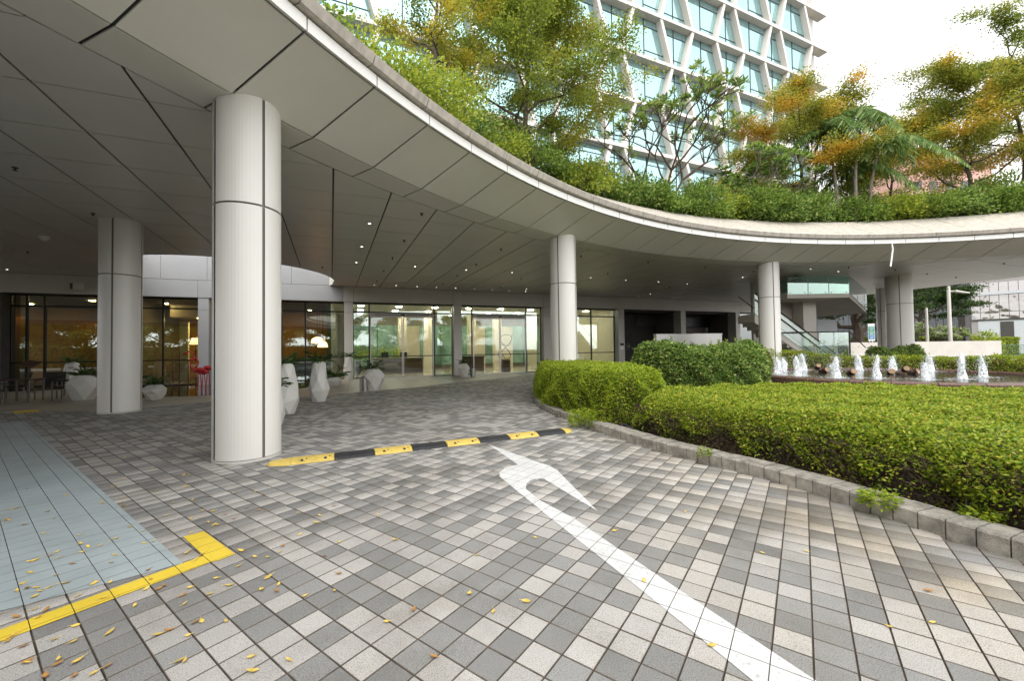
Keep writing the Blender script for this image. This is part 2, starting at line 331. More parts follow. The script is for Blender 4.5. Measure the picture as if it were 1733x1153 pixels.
def edge_dist(poly, X, Y):
    d = np.full(np.shape(X), 1e9); n = len(poly)
    for i in range(n):
        a = np.array(poly[i][:2], float); b = np.array(poly[(i+1) % n][:2], float); e = b-a
        t = np.clip(((X-a[0])*e[0]+(Y-a[1])*e[1])/(e@e+1e-9), 0, 1); d = np.minimum(d, np.hypot(X-a[0]-t*e[0], Y-a[1]-t*e[1]))
    return d
def smooth_curve(pts, n=8, closed=False):
    P = [np.array(q, float) for q in pts]; out = []; N = len(P)
    for i in range(N if closed else N-1):
        g = (lambda k: P[k % N]) if closed else (lambda k: P[min(max(k, 0), N-1)])
        p0, p1, p2, p3 = g(i-1), g(i), g(i+1), g(i+2)
        for k in range(n):
            t = k/n; out.append(.5*((2*p1)+(-p0+p2)*t+(2*p0-5*p1+4*p2-p3)*t*t+(-p0+3*p1-3*p2+p3)*t**3))
    if not closed: out.append(P[-1])
    return out

# ---------------------------------------------------------------- main lines of the place
CC = np.array([14.15, -2.35])                 # centre of the round canopy edge
R1, ZO, RO, R2, ZC = 19.57, 5.47, 18.16, 20.2, 5.03
FP0 = np.array([-21.4, 16.8]); FU = np.array([.9338, .3579]); FN = np.array([-.3579, .9338]); FRZ = math.atan2(FU[1], FU[0])
def F(s, n=0., z=None):
    q = FP0+FU*s+FN*n; return (q[0], q[1]) if z is None else (q[0], q[1], z)
GA = R(90-35.7962); PA = np.array([math.sin(R(35.7962)), math.cos(R(35.7962))]); PB = np.array([math.cos(R(35.7962)), -math.sin(R(35.7962))])
def pol(r, deg, z=None):
    q = (CC[0]+r*math.cos(R(deg)), CC[1]+r*math.sin(R(deg))); return q if z is None else (*q, z)
KERB = [(2.4, 17.0), (1.25, 15.2), (.75, 13.3), (.62, 11.6), (.70, 10.2), (.95, 9.06), (1.18, 8.4), (1.44, 7.5), (1.70, 6.82), (2.02, 6.02), (2.27, 5.55), (2.48, 5.15), (2.70, 4.77), (2.87, 4.45), (3.0, 4.15), (3.14, 3.73), (3.28, 3.28), (3.46, 2.8), (3.75, 2.2), (4.2, 1.5), (4.9, .8)]
KC = smooth_curve(KERB, 12)
ISLAND = [tuple(q) for q in KC]+[(12, -2), (26, 2), (26, 20), (14, 20.5), (6, 19.5)]
APRON = [(-26, 9.5), (-13.8, 10.9), (-11.4, 10.95), (-10.5, 11.5), (-9.4, 12.5), (-7.3, 13.3), (-6.4, 14.2), (-4.0, 16.4), (-2.7, 18.7), (-.54, 21.3), (1.7, 24.2), F(27, -.6), F(31, .2), F(47, .2), F(47, 1.), F(-10, 1.), (-34, 12)]

# ================================================================ GROUND
mb = MB(); mb.add([(-900, -900, -.06), (900, -900, -.06), (900, 900, -.06), (-900, 900, -.06)], [(0, 1, 2, 3)]); struct(mb.build('ground', 'asphalt'))
mb = MB(); mb.prism([(30, 44), (90, 40), (110, 75), (34, 75)], -.05, -.02); struct(mb.build('lawn', 'grass'))
struct(MB().prism([(-60, -60), (60, -60), (60, 40), (30, 40), (-60, 8)], -.058, -.03).build('forecourt', 'paver_far'))
PIT = .1663; A0, B0 = .0947, .006
def gw(a, b): return (PA[0]*a+PB[0]*b, PA[1]*a+PB[1]*b)
drive = struct(MB().prism([(-34, -14), (9, -14), (9, 1), (8, 22), F(46, .3), F(-12, .3)], -.055, -.014).build('driveway', 'joint'))
# pavers: the 300 that show largest are parts, the rest one mesh
ia, ib = np.meshgrid(np.arange(-90, 190), np.arange(-190, 110), indexing='ij')
ca = A0+(ia+.5)*PIT; cb = B0+(ib+.5)*PIT
X = PA[0]*ca+PB[0]*cb; Y = PA[1]*ca+PB[1]*cb
fn = (X-FP0[0])*FN[0]+(Y-FP0[1])*FN[1]
ok = (X > -27) & (X < 9) & (Y > -3.5) & (fn < .2) & (np.abs(X) < 1.75*np.maximum(Y, 0)+6)
ok &= ~inside(ISLAND, X, Y); ok &= ~inside(APRON, X, Y)
X, Y = X[ok], Y[ok]
tone = NR.random(len(X))**1.05
tone = np.where(tone < .5, NR.random(len(X))*.5, .5+NR.random(len(X))*.5)
dist = np.hypot(X, Y)
infr = (np.abs(X) < 1.25*Y) & (Y > 1.7)
order = np.argsort(np.where(infr, dist, 1e9)); near = order[:300]; rest = np.ones(len(X), bool); rest[near] = False
h_ = PIT/2-.0022; e_ = .0030
def ringpts(h, z): return np.array([(*(PA*sa*h+PB*sb*h), z) for sa, sb in ((-1, -1), (-1, 1), (1, 1), (1, -1))])
r0, r1 = ringpts(h_, -.014), ringpts(h_-e_, 0.); r1m = ringpts(h_, -.003)
if np.cross(r1[1]-r1[0], r1[2]-r1[1])[2] < 0: r0, r1, r1m = r0[::-1], r1[::-1], r1m[::-1]
pv = np.vstack([r0, r1m, r1]); pf = [(8, 9, 10, 11)]+[(k, (k+1) % 4, 4+(k+1) % 4, 4+k) for k in range(4)]+[(4+k, 4+(k+1) % 4, 8+(k+1) % 4, 8+k) for k in range(4)]
tones = []
for k in range(10):
    me = bpy.data.meshes.new('paver'); me.from_pydata(pv.tolist(), [], pf); me.materials.append(mat('paver_granite')); me.materials.append(mat('joint')); me.polygons.foreach_set('material_index', [0]+[1]*8)
    a = me.attributes.new('tone', 'FLOAT', 'FACE'); a.data.foreach_set('value', [(k+.5)/10]*len(pf)); tones.append(me)
for i in near:
    inst(tones[int(tone[i]*9.99)], 'paver', (X[i], Y[i], NR.uniform(-.0012, .0012)), drive)
idx = np.where(rest)[0]; closer = idx[dist[idx] < 11]; far = idx[dist[idx] >= 11]
def paver_mass(ids, tv, tf):
    n = len(ids); nv = len(tv); base = np.stack([X[ids], Y[ids], NR.uniform(-.0012, .0012, n)], 1)
    V = (tv[None]+base[:, None]).reshape(-1, 3); me = bpy.data.meshes.new('paver'); Ff = np.array(tf)
    me.vertices.add(len(V)); me.vertices.foreach_set('co', V.ravel().astype(np.float32))
    idxs = (Ff[None]+(np.arange(n)*nv)[:, None, None]).reshape(-1); nf = n*len(tf)
    me.loops.add(nf*4); me.loops.foreach_set('vertex_index', idxs.astype(np.int32)); me.polygons.add(nf)
    me.polygons.foreach_set('loop_start', np.arange(0, nf*4, 4, dtype=np.int32)); me.polygons.foreach_set('loop_total', np.full(nf, 4, np.int32)); me.update(calc_edges=True)
    a = me.attributes.new('tone', 'FLOAT', 'FACE'); a.data.foreach_set('value', np.repeat(tone[ids], len(tf)).astype(np.float32)); me.materials.append(mat('paver_granite')); me.materials.append(mat('joint'))
    if len(tf) > 1: me.polygons.foreach_set('material_index', np.tile(np.array([0]+[1]*(len(tf)-1), np.int32), n))
    return me
for nm, ids, tv, tf in (('paver_field', closer, pv, pf), ('distant_paver_field', far, r1, [(0, 1, 2, 3)])):
    o = bpy.data.objects.new(nm, paver_mass(ids, tv, tf)); COL.objects.link(o); o.parent = drive; o['kind'] = 'stuff'
ap = MB().prism(APRON, -.05, .006).build('entrance_apron', 'apron'); struct(ap)
# joints of the apron tiling
mb = MB()
for s in np.arange(-8, 27, 1.2):
    a = F(s, .9); b = F(s, -7.5)
    pts = [q for q in np.linspace(a, b, 60) if inside(APRON, q[0], q[1])]
    if len(pts) > 2: p0, p1 = pts[0], pts[-1]; mb.hexa([(*(p0-FU*.004), .0065), (*(p1-FU*.004), .0065), (*(p1+FU*.004), .0065), (*(p0+FU*.004), .0065)], [(*(p0-FU*.004), .0085), (*(p1-FU*.004), .0085), (*(p1+FU*.004), .0085), (*(p0+FU*.004), .0085)])
mb.build('tile_joint', 'joint', ap)
# --- painted markings, laid stone by stone so that the joints stay open
def paint(name, poly, m, label, cat, gap=.0022, z=.0032):
    P = [np.array(q[:2], float) for q in poly]; pa = [float(q@PA) for q in P]; pb = [float(q@PB) for q in P]; mb = MB()
    for i in range(int((min(pa)-A0)//PIT)-1, int((max(pa)-A0)//PIT)+2):
        for j in range(int((min(pb)-B0)//PIT)-1, int((max(pb)-B0)//PIT)+2):
            q = list(zip(pa, pb)); a0, a1, b0, b1 = A0+i*PIT+gap, A0+(i+1)*PIT-gap, B0+j*PIT+gap, B0+(j+1)*PIT-gap
            for pt, nr in (((a0, 0), (1, 0)), ((a1, 0), (-1, 0)), ((0, b0), (0, 1)), ((0, b1), (0, -1))):
                q = clip(q, pt, nr)
                if len(q) < 3: break
            if len(q) > 2 and area(q) > 1e-6:
                w_ = [gw(a, b) for a, b in q]
                s_ = sum(w_[k][0]*w_[(k+1) % len(w_)][1]-w_[(k+1) % len(w_)][0]*w_[k][1] for k in range(len(w_)))
                if s_ < 0: w_ = w_[::-1]
                mb.add([(x, y, z) for x, y in w_], [tuple(range(len(w_)))])
    o = mb.build(name, m); tag(o, label, cat); return o
ar_px = [(826, 752.6), (898.5, 778.5), (913.8, 784), (931, 789.5), (943.4, 797), (1011.5, 866.3), (920.4, 811.4), (911.6, 811), (898.5, 813.6), (890.8, 820.2), (889.7, 827.9), (911.6, 846.5), (973, 879.4), (1030, 919), (1153, 1002), (1378, 1152)]
al_px = [(1271.6, 1152), (1088.3, 1002.3), (933.6, 879.4), (846, 808), (844.5, 801), (854.6, 793), (876.5, 787.3)]
ar = [G(*q)[:2] for q in ar_px]; al = [G(*q)[:2] for q in al_px]
dr = unit(ar[-1]-ar[-2]); paint('turn_arrow_marking', ar+[ar[-1]+dr*1.6, al[0]+dr*1.6]+al, 'paint_white', 'white painted hooked turn arrow on the pavers with a long stem', 'road marking', .0022)
paint('bay_marking', [(-11.3, 9.34), (-2.37, 2.91), (-2.99, 2.43), (-8.5, -1.5), (-17.5, 5.0)], 'paint_grey', 'pale blue grey painted bay on the pavers beside the columns', 'road marking')
yl = [G(*q)[:2] for q in ((0, 1068), (345, 942), (310, 910), (345, 900.5), (398, 939), (370, 950), (357, 953), (0, 1086))]
dy = unit(yl[0]-yl[1]); yl[0] = yl[0]+dy*3; yl[-1] = yl[-1]+dy*3
paint('bay_line_marking', yl, 'paint_yellow', 'yellow painted bay line ending in a hooked block', 'road marking', .002, .0048)
paint('kerbside_line_marking', [G(22, 697)[:2], G(66, 694)[:2], G(66, 698)[:2], G(22, 701)[:2]], 'paint_yellow', 'short faded yellow line at the edge of the beige apron', 'road marking', .0008, .0095)

# ================================================================ SPEED HUMP
hp = [np.array(q) for q in ((-3.24, 5.26), (-2.90, 5.33), (-2.44, 5.45), (-1.98, 5.71), (-1.51, 5.98), (-1.05, 6.22), (-.52, 6.42), (-.03, 6.60), (.46, 6.86), (.93, 7.12), (1.12, 7.24))]
hd = unit(hp[-1]-hp[0]); hn = np.array([-hd[1], hd[0]]); h0 = hp[0]; HL = float((hp[-1]-h0)@hd)
hump = thing('speed_hump', 'black and yellow rubber speed hump between the round column and the kerb', 'speed hump', (h0[0], h0[1], 0))
def hump_seg(t0, t1, m, cap=0):
    mb = MB(); NP = 11; rows = 9 if cap else 2; vs = []
    for r_ in range(rows):
        u_ = r_/(rows-1); t = t0+(t1-t0)*u_; k = 1.
        if cap == -1: k = math.sqrt(max(0, 1-(1-u_)**2))
        if cap == 1: k = math.sqrt(max(0, 1-u_**2))
        for i in range(NP):
            y = (i/(NP-1)-.5); zz = .052*(1-(2*y)**2)**.7*(.3+.7*k)*(k > .02)+.002
            q = h0+hd*t+hn*(.17+y*.35*max(k, .05)); vs.append((q[0], q[1], zz))
    fs = [(r_*NP+i, r_*NP+i+1, (r_+1)*NP+i+1, (r_+1)*NP+i) for r_ in range(rows-1) for i in range(NP-1)]
    fs += [tuple(range(NP)), tuple((rows-1)*NP+i for i in range(NP-1, -1, -1))]
    mb.add(vs, fs); return mb.build('segment' if not cap else 'end_cap', m, hump)
ncs = 8; seg = (HL-.30-.2)/ncs
hump_seg(0, .30, 'rubber_yellow', -1)
for k in range(ncs):
    t0 = .30+k*seg+.004; t1 = t0+seg-.008; yel = k % 2 == 0
    sg = hump_seg(t0, t1, 'rubber_yellow' if yel else 'rubber_black')
    for fr in (.24, .78):                       # fixing recess with reflector wedge
        mb = MB(); t = t0+seg*fr
        for (dt, wd, yy, ln) in ((0, .05, .055, .05), (.055, .03, .075, .02)):
            q = h0+hd*(t+dt)+hn*yy; tt = hd*wd/2; nn_ = hn*ln/2
            z0 = .052*(1-(2*(yy/.35-.5))**2)**.7
            b = [(*(q-tt-nn_), z0-.014), (*(q+tt-nn_), z0-.014), (*(q+tt*.4+nn_), z0+.0055), (*(q-tt*.4+nn_), z0+.0055)]
            mb.hexa([(a_, b_, c_-.01) for a_, b_, c_ in b], [(a_, b_, c_+.008) for a_, b_, c_ in b])
        mb.build('fixing_recess', 'rubber_black', sg)
hump_seg(HL-.2, HL, 'rubber_yellow', 1)

# ================================================================ PLANTED ISLAND: kerb, beds
KCl = np.array(KC); seglen = np.r_[0, np.cumsum(np.linalg.norm(np.diff(KCl, axis=0), axis=1))]
def kat(s):
    x = np.interp(s, seglen, KCl[:, 0]); y = np.interp(s, seglen, KCl[:, 1]); x2 = np.interp(s+.02, seglen, KCl[:, 0]); y2 = np.interp(s+.02, seglen, KCl[:, 1])
    d = unit(np.array([x2-x, y2-y])) if s < seglen[-1]-.03 else unit(KCl[-1]-KCl[-2]); return np.array([x, y]), np.array([-d[1], d[0]])
kerb = bpy.data.objects.new('kerb', None); COL.objects.link(kerb); OFF['kerb'] = np.zeros(3); struct(kerb)
s = 0.
while s < seglen[-1]-.3:
    L_ = .168; (p0, n0), (p1, n1) = kat(s+.005), kat(s+L_-.005); j = NR.uniform(-.004, .004); hz = .14+NR.uniform(-.004, .004); e = .014; wd = .27
    def ring(i0, z, i1=None): 
        i1 = i0 if i1 is None else i1
        return [(*(p0+n0*(i0+j)), z), (*(p1+n1*(i0+j)), z), (*(p1+n1*(wd-i1+j)), z), (*(p0+n0*(wd-i1+j)), z)]
    mb = MB(); rr = ring(0, -.05)+ring(0, hz-e)+ring(e, hz)
    fs = [(8, 9, 10, 11)]+[(a, (a+1) % 4, 4+(a+1) % 4, 4+a) for a in range(4)]+[(4+a, 4+(a+1) % 4, 8+(a+1) % 4, 8+a) for a in range(4)]
    mb.add(rr, fs); mb.build('kerb_stone', 'kerb', kerb); s += L_
bed = MB().prism([tuple(q+kat(min(seglen[i], seglen[-1]-.05))[1]*.2) for i, q in enumerate(KC)][::2]+[(12, -2), (26, 2), (26, 20), (14, 20.5), (6, 19.5)], -.05, .07).build('planting_bed', 'soil'); struct(bed)

def hedge(name, label, poly, H, leafm, n_top, n_side, leaf=(.035, .010), wround=.28, lean=0., mound=None, group=None, cat='hedge', twig=0, side_skip=None, bumps=.06, z0=.06, flat=1.2, stemmy=False):
    P = np.array(poly); c = P.mean(0); t = thing(name, label, cat, (c[0], c[1], z0), group)
    lo, hi = P.min(0), P.max(0); ph = NR.uniform(0, 6.28, 8)
    def Hh(x, y):
        b = bumps*(np.sin(x*2.1+ph[0])*np.sin(y*1.7+ph[1])+.6*np.sin(x*4.3+y*3.1+ph[2])+.45*np.sin(x*8.1-y*7+ph[3])+.3*np.sin(x*15+y*11+ph[4]))
        d = edge_dist(poly, x, y); rd = np.clip(d/wround, 0, 1); k = np.sqrt(1-(1-rd)**2)
        hh = H(x, y) if callable(H) else H
        return (hh+b)*(.45+.55*k), d
    # dense inner mass of branches
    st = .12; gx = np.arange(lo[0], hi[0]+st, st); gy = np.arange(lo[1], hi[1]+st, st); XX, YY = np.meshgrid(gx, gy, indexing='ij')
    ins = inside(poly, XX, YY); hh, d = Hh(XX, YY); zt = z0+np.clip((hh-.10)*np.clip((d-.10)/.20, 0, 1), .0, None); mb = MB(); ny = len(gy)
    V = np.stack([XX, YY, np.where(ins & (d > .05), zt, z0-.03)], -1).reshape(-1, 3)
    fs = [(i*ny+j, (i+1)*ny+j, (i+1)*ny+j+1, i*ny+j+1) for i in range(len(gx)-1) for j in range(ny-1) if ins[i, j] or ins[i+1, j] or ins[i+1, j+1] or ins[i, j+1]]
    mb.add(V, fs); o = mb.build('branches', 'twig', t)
    # leaves over the top
    m = int(n_top*1.7); x = NR.uniform(lo[0], hi[0], m); y = NR.uniform(lo[1], hi[1], m); k = inside(poly, x, y); x, y = x[k][:n_top], y[k][:n_top]
    hh, d = Hh(x, y); z = z0+hh-NR.exponential(.035, len(x))+.02
    A = np.stack([NR.normal(size=len(x))*1.0+lean, NR.normal(size=len(x))*1.0, NR.uniform(-.25, .9, len(x))], 1)
    Pt = [np.stack([x, y, z], 1)]; Ad = [A]
    # leaves down the sides
    per = np.vstack([P, P[:1]]); sl = np.r_[0, np.cumsum(np.linalg.norm(np.diff(per, axis=0), axis=1))]
    sv = NR.uniform(0, sl[-1], n_side); x = np.interp(sv, sl, per[:, 0]); y = np.interp(sv, sl, per[:, 1]); x2 = np.interp(np.minimum(sv+.05, sl[-1]), sl, per[:, 0]); y2 = np.interp(np.minimum(sv+.05, sl[-1]), sl, per[:, 1])
    sgn = 1 if sum(P[i][0]*P[(i+1) % len(P)][1]-P[(i+1) % len(P)][0]*P[i][1] for i in range(len(P))) > 0 else -1
    ex = unit(np.stack([x2-x, y2-y], 1)); no = np.stack([ex[:, 1], -ex[:, 0]], 1)*sgn
    u_ = NR.random(n_side); hq = (np.array([H(a, b) for a, b in zip(x, y)]) if callable(H) else H); zz = z0+.02+u_*hq*.9
    bul = .06*np.sin(x*5+ph[5])*np.sin(y*4.2+zz*6+ph[6])+.05*np.sin(sv*9+zz*9)+(-wround*.55*np.clip(u_-.45, 0, 1)**1.5*2.2); inn = NR.exponential(.045, n_side)-bul
    Q = np.stack([x-no[:, 0]*inn, y-no[:, 1]*inn, zz], 1); A2 = np.stack([no[:, 0]*.8+NR.normal(size=n_side)*.8, no[:, 1]*.8+NR.normal(size=n_side)*.8, NR.normal(size=n_side)*.6+.15], 1)
    if side_skip is not None:
        keep = side_skip(x, y, u_); Q, A2 = Q[keep], A2[keep]
    Pt.append(Q); Ad.append(A2); Pa = np.vstack(Pt); Aa = np.vstack(Ad); n = len(Pa); sc = NR.uniform(.65, 1.35, n)
    quads('leaves', leaf_quads(Pa, Aa, leaf[0]*sc, leaf[1]*sc, flat), leafm, t, 'stuff')
    ns_ = int(n_top/260); sx_ = NR.uniform(lo[0], hi[0], ns_*2); sy_ = NR.uniform(lo[1], hi[1], ns_*2); k = inside(poly, sx_, sy_); sx_, sy_ = sx_[k][:ns_], sy_[k][:ns_]; hh, d = Hh(sx_, sy_); dirs = unit(np.stack([NR.normal(size=len(sx_))*.7+lean*.7, NR.normal(size=len(sx_))*.7, NR.uniform(.25, .9, len(sx_))], 1))
    B0_ = np.stack([sx_, sy_, z0+hh-.02], 1); nl_ = 14; u_ = np.tile(np.linspace(0, 1, nl_), len(sx_))[:, None]; PP = np.repeat(B0_, nl_, 0)+np.repeat(dirs, nl_, 0)*u_*leaf[0]*3.0; AA = np.repeat(dirs, nl_, 0)+NR.normal(size=(len(PP), 3))*.75
    quads('sprigs', leaf_quads(PP, AA, leaf[0]*.95, leaf[1]*1.05, flat), leafm, t, 'stuff')
    if twig:
        sv = NR.uniform(0, sl[-1], twig); x = np.interp(sv, sl, per[:, 0]); y = np.interp(sv, sl, per[:, 1]); z = z0+NR.uniform(0, .42, twig)
        inw = NR.uniform(-.03, .16, twig); A3 = NR.normal(size=(twig, 3)); A3[:, 2] = np.abs(A3[:, 2])+.2
        cx_, cy_ = c; dx = unit(np.stack([cx_-x, cy_-y], 1)); quads('bare_twigs', leaf_quads(np.stack([x+dx[:, 0]*inw, y+dx[:, 1]*inw, z], 1), A3, NR.uniform(.05, .16, twig), NR.uniform(.002, .006, twig)), 'twig', t, 'stuff')
    return t
H1 = [(1.25, 15.0), (.98, 14.4), (.74, 12.8), (.68, 11.5), (.78, 10.2), (1.02, 9.2), (1.28, 8.55), (1.5, 7.9), (1.78, 7.35), (2.3, 7.25), (2.9, 7.6), (3.2, 8.6), (3.15, 10), (2.8, 12), (2.3, 14), (1.7, 15.1)]
hedge('clipped_hedge', 'rounded yellow green clipped hedge on the kerb beside the rubber speed hump', H1, 1.02, 'hedge_leaf_bright', 70000, 70000, (.038, .012), .30, bumps=.022, side_skip=lambda x, y, u: (u > .05) | (NR.random(len(u)) < .4), twig=800)
H2 = [(2.13, 6.9), (2.3, 6.3), (2.62, 5.62), (2.86, 5.2), (3.1, 4.72), (3.3, 4.3), (3.46, 3.85), (3.6, 3.4), (3.8, 2.9), (4.1, 2.35), (4.7, 1.6), (7, 1.0), (9.8, 3.2), (9.3, 6.6), (7.6, 8.1), (5.9, 8.75), (4.3, 8.5), (3.1, 8.0), (2.35, 7.5)]
h2 = hedge('clipped_hedge', 'broad yellow green clipped hedge with bare brown twigs above the kerb stones', H2, .645, 'hedge_leaf', 250000, 100000, (.036, .0095), .5, lean=.9, twig=26000, bumps=.04, side_skip=lambda x, y, u: (u > .36+.24*np.sin(x*6+y*5)*np.sin(y*9)) | (NR.random(len(u)) < .22), flat=1.6)
for k, (px, py, r_, n) in enumerate(((985, 714, .26, 1500), (1488, 850, .13, 420), (1192, 770, .07, 110), (1660, 880, .10, 260))):
    q = G(px, py, .12); th = NR.uniform(0, 6.28, n); rr = r_*np.sqrt(NR.random(n)); zz = .05+NR.random(n)*(.26 if k == 0 else .10)
    P_ = np.stack([q[0]+rr*np.cos(th), q[1]+rr*np.sin(th), q[2]+zz-.05-.25*rr], 1); A_ = np.stack([np.cos(th)+NR.normal(size=n)*.4, np.sin(th)+NR.normal(size=n)*.4, NR.normal(size=n)*.35+.1], 1)
    quads('sprig', leaf_quads(P_, A_, NR.uniform(.03, .05, n), .010, 1.5), 'hedge_leaf_bright', h2, 'stuff')
th = np.linspace(0, 2*math.pi, 22)[:-1]
H3 = [(5.75+2.05*math.cos(a)*(1+.06*math.sin(3*a)), 12.3+1.05*math.sin(a)) for a in th]
b3 = hedge('glossy_bush', 'dark green glossy bush with pale stems beside the fountain', H3, 1.42, 'bush_leaf', 20000, 26000, (.075, .022), .4, cat='bush', bumps=.10, flat=.4, side_skip=lambda x, y, u: (u > .18) | (NR.random(len(u)) < .3))
mb = MB()
for k in range(46):
    a = NR.uniform(3.4, 6.1); x0, y0 = 5.75+1.8*math.cos(a)*NR.uniform(.8, 1), 12.3+.9*math.sin(a)*NR.uniform(.9, 1.05)
    mb.tube([(x0, y0, .05), (x0+NR.normal()*.08, y0-.05, .45), (x0+NR.normal()*.2, y0-.06+NR.normal()*.05, .95)], [.014, .010, .005], 4)
mb.build('stems', 'bark_pale', b3)
PC = np.array([12.0, 12.9])
arc = lambda r, a0, a1, n=16: [(PC[0]+r*math.cos(R(a)), PC[1]+r*math.sin(R(a))) for a in np.linspace(a0, a1, n)]
H4 = arc(4.0, 150, -20, 22)+arc(5.5, -20, 150, 22)
hedge('clipped_hedge', 'low green clipped hedge curving behind the fountain pond', H4, lambda x, y: .93+.36*np.clip(1-((np.degrees(np.arctan2(y-PC[1], x-PC[0]))-108)/38)**2, 0, 1), 'hedge_leaf', 42000, 32000, (.060, .017), .35, bumps=.04)
q = Dp(1516, 600, 18.6)
hedge('dark_shrub', 'loose dark green shrub between the back hedge and the wide column', [(q[0]+1.35*math.cos(a), q[1]+.5*math.sin(a)) for a in th], 1.28, 'bush_leaf', 4200, 4200, (.085, .024), .4, cat='shrub', bumps=.12, flat=.3)
q = Dp(1420, 600, 18.9)
# bare young shrub with pale stems at the pond's edge
t = thing('sparse_shrub', 'sparse shrub with pale leaning stems growing at the pond edge', 'shrub', (12.7, 16.6, .1))
mb = MB(); tips = []
for k in range(9):
    a = NR.uniform(-.7, .9); l = NR.uniform(.7, 1.5); p0 = np.array([12.7+NR.normal()*.08, 16.55, .1]); p2 = p0+np.array([math.sin(a)*l*.8, NR.normal()*.2, l*math.cos(a)])
    mb.tube([p0, (p0+p2)/2+NR.normal(size=3)*.04, p2], [.02, .014, .006], 5); tips.append(p2)
mb.build('stems', 'bark_pale', t)
P_ = np.repeat(np.array(tips), 40, 0)+NR.normal(size=(360, 3))*.16; quads('leaves', leaf_quads(P_, NR.normal(size=(360, 3)), .08, .024, .4), 'bush_leaf', t, 'stuff')
# white pebbles glimpsed under the bush
peb = MB()
for k in range(7):
    q = G(1180+k*4.4, 642+NR.uniform(-2, 3), .12); peb = MB(); peb.lathe((q[0], q[1], .05), [(.01, 0), (.07, .015), (.085, .05), (.05, .09), (.005, .10)], 9)
    o = peb.build('white_stone', 'stone_white', smooth=True); tag(o, 'rounded white stone lying under the glossy dark bush', 'stone', 'white stones under the bush')
# irrigation hose in the gap between the hedges
hs_ = MB(); q = G(1068, 723, .12); hs_.tube([(q[0]-.18+.05*k, q[1]+.12*math.sin(k*1.3), .10+.05*math.sin(k*.9)) for k in range(10)], .018, 7); hs_.tube([(q[0]-.15+.05*k, q[1]+.08+.1*math.cos(k*1.1), .11+.04*math.cos(k*1.2)) for k in range(9)], .018, 7)
tag(hs_.build('irrigation_hose', 'rubber_black', smooth=True), 'coiled black irrigation hose in the gap between two hedges', 'hose')

# ================================================================ FOUNTAIN
fo = thing('fountain_pond', 'round brown granite fountain pond with rippled water behind the hedge', 'fountain', (PC[0], PC[1], .05))
ns = 30
for k in range(ns):
    a0, a1 = 2*math.pi*k/ns+.002, 2*math.pi*(k+1)/ns-.002; mb = MB()
    mb.lathe((PC[0], PC[1], 0), [(3.50, .05), (3.50, .535), (3.54, .575), (3.86, .575), (3.92, .53), (3.92, .05)], 2, a0=a0, a1=a1); mb.build('rim_stone', 'granite_brown', fo)
wt = MB(); n = 72; rad = [0, .6, 1.2, 1.8, 2.4, 3.0, 3.515]
wt.lathe((PC[0], PC[1], .51), [(max(r_, .01), 0) for r_ in rad], n); wt.build('water', 'water', fo)
JETS = [(1316, 633, 605), (1326, 630, 606), (1349, 636, 603), (1359, 627, 599), (1416, 640, 604), (1453, 627, 600), (1484, 641, 602), (1511, 627, 603), (1566, 643, 614), (1574, 629, 601), (1629, 642, 599), (1663, 639, 602), (1398, 625, 615)]
for px, yb, yt in JETS:
    q = G(px, yb, .51); dxy = q[:2]-PC; rr = np.linalg.norm(dxy)
    if rr > 3.3: q[:2] = PC+dxy/rr*3.3
    hh = (yb-yt)/FPX*q[1]*1.0; rad = .0068*q[1]
    t = thing('water_jet', ('low short foaming water jet between the logs in the fountain pond' if yt > 613 and yb < 630 else 'broad low foaming water jet on the front hedge side of the pond' if yt > 612 else 'tall white water jet along the pond rim facing the broad front hedge' if yb >= 633 else 'tall white water jet along the pond rim below the low back hedge'), 'water jet', (q[0], q[1], .51), 'fountain water jets')
    mb = MB(); n = 12; rows = 15; vs = []; ph = NR.uniform(0, 6, 6)
    for i in range(rows):
        u_ = i/(rows-1); r_ = rad*(1.35-.75*u_**.6+.25*math.sin(u_*5+ph[4])*u_)*(1-u_**9)+.006
        for k in range(n):
            a = 2*math.pi*k/n; g = 1+.16*math.sin(3*a+u_*6+ph[0])+.10*math.sin(5*a-u_*9+ph[1])+NR.normal()*.05
            vs.append((q[0]+r_*g*math.cos(a)+.03*math.sin(u_*4+ph[2])*u_, q[1]+r_*g*math.sin(a), .50+u_*hh*(1+.05*math.sin(a+ph[3]))))
    mb.add(vs, [(i*n+k, i*n+(k+1) % n, (i+1)*n+(k+1) % n, (i+1)*n+k) for i in range(rows-1) for k in range(n)]+[tuple((rows-1)*n+k for k in range(n))])
    mb.build('water_column', 'foam', t, smooth=True)
    nd = 420; u_ = NR.random(nd)**.8; a = NR.uniform(0, 6.28, nd); r_ = rad*(.6+np.abs(NR.normal(size=nd))*.8)*(1.25-.4*u_)
    P_ = np.stack([q[0]+r_*np.cos(a), q[1]+r_*np.sin(a), .52+u_*hh*1.03], 1); quads('spray', leaf_quads(P_, NR.normal(size=(nd, 3)), NR.uniform(.012, .04, nd), .008), 'foam', t, 'stuff')
    nd = 200; a = NR.uniform(0, 6.28, nd); r_ = np.abs(NR.normal(size=nd))*.26+.05; P_ = np.stack([q[0]+r_*np.cos(a), q[1]+r_*np.sin(a), np.full(nd, .516)+NR.random(nd)*.008], 1)
    quads('surface_foam', leaf_quads(P_, np.c_[NR.normal(size=(nd, 2)), np.zeros(nd)], NR.uniform(.04, .11, nd), NR.uniform(.01, .03, nd), 30), 'foam', t, 'stuff')
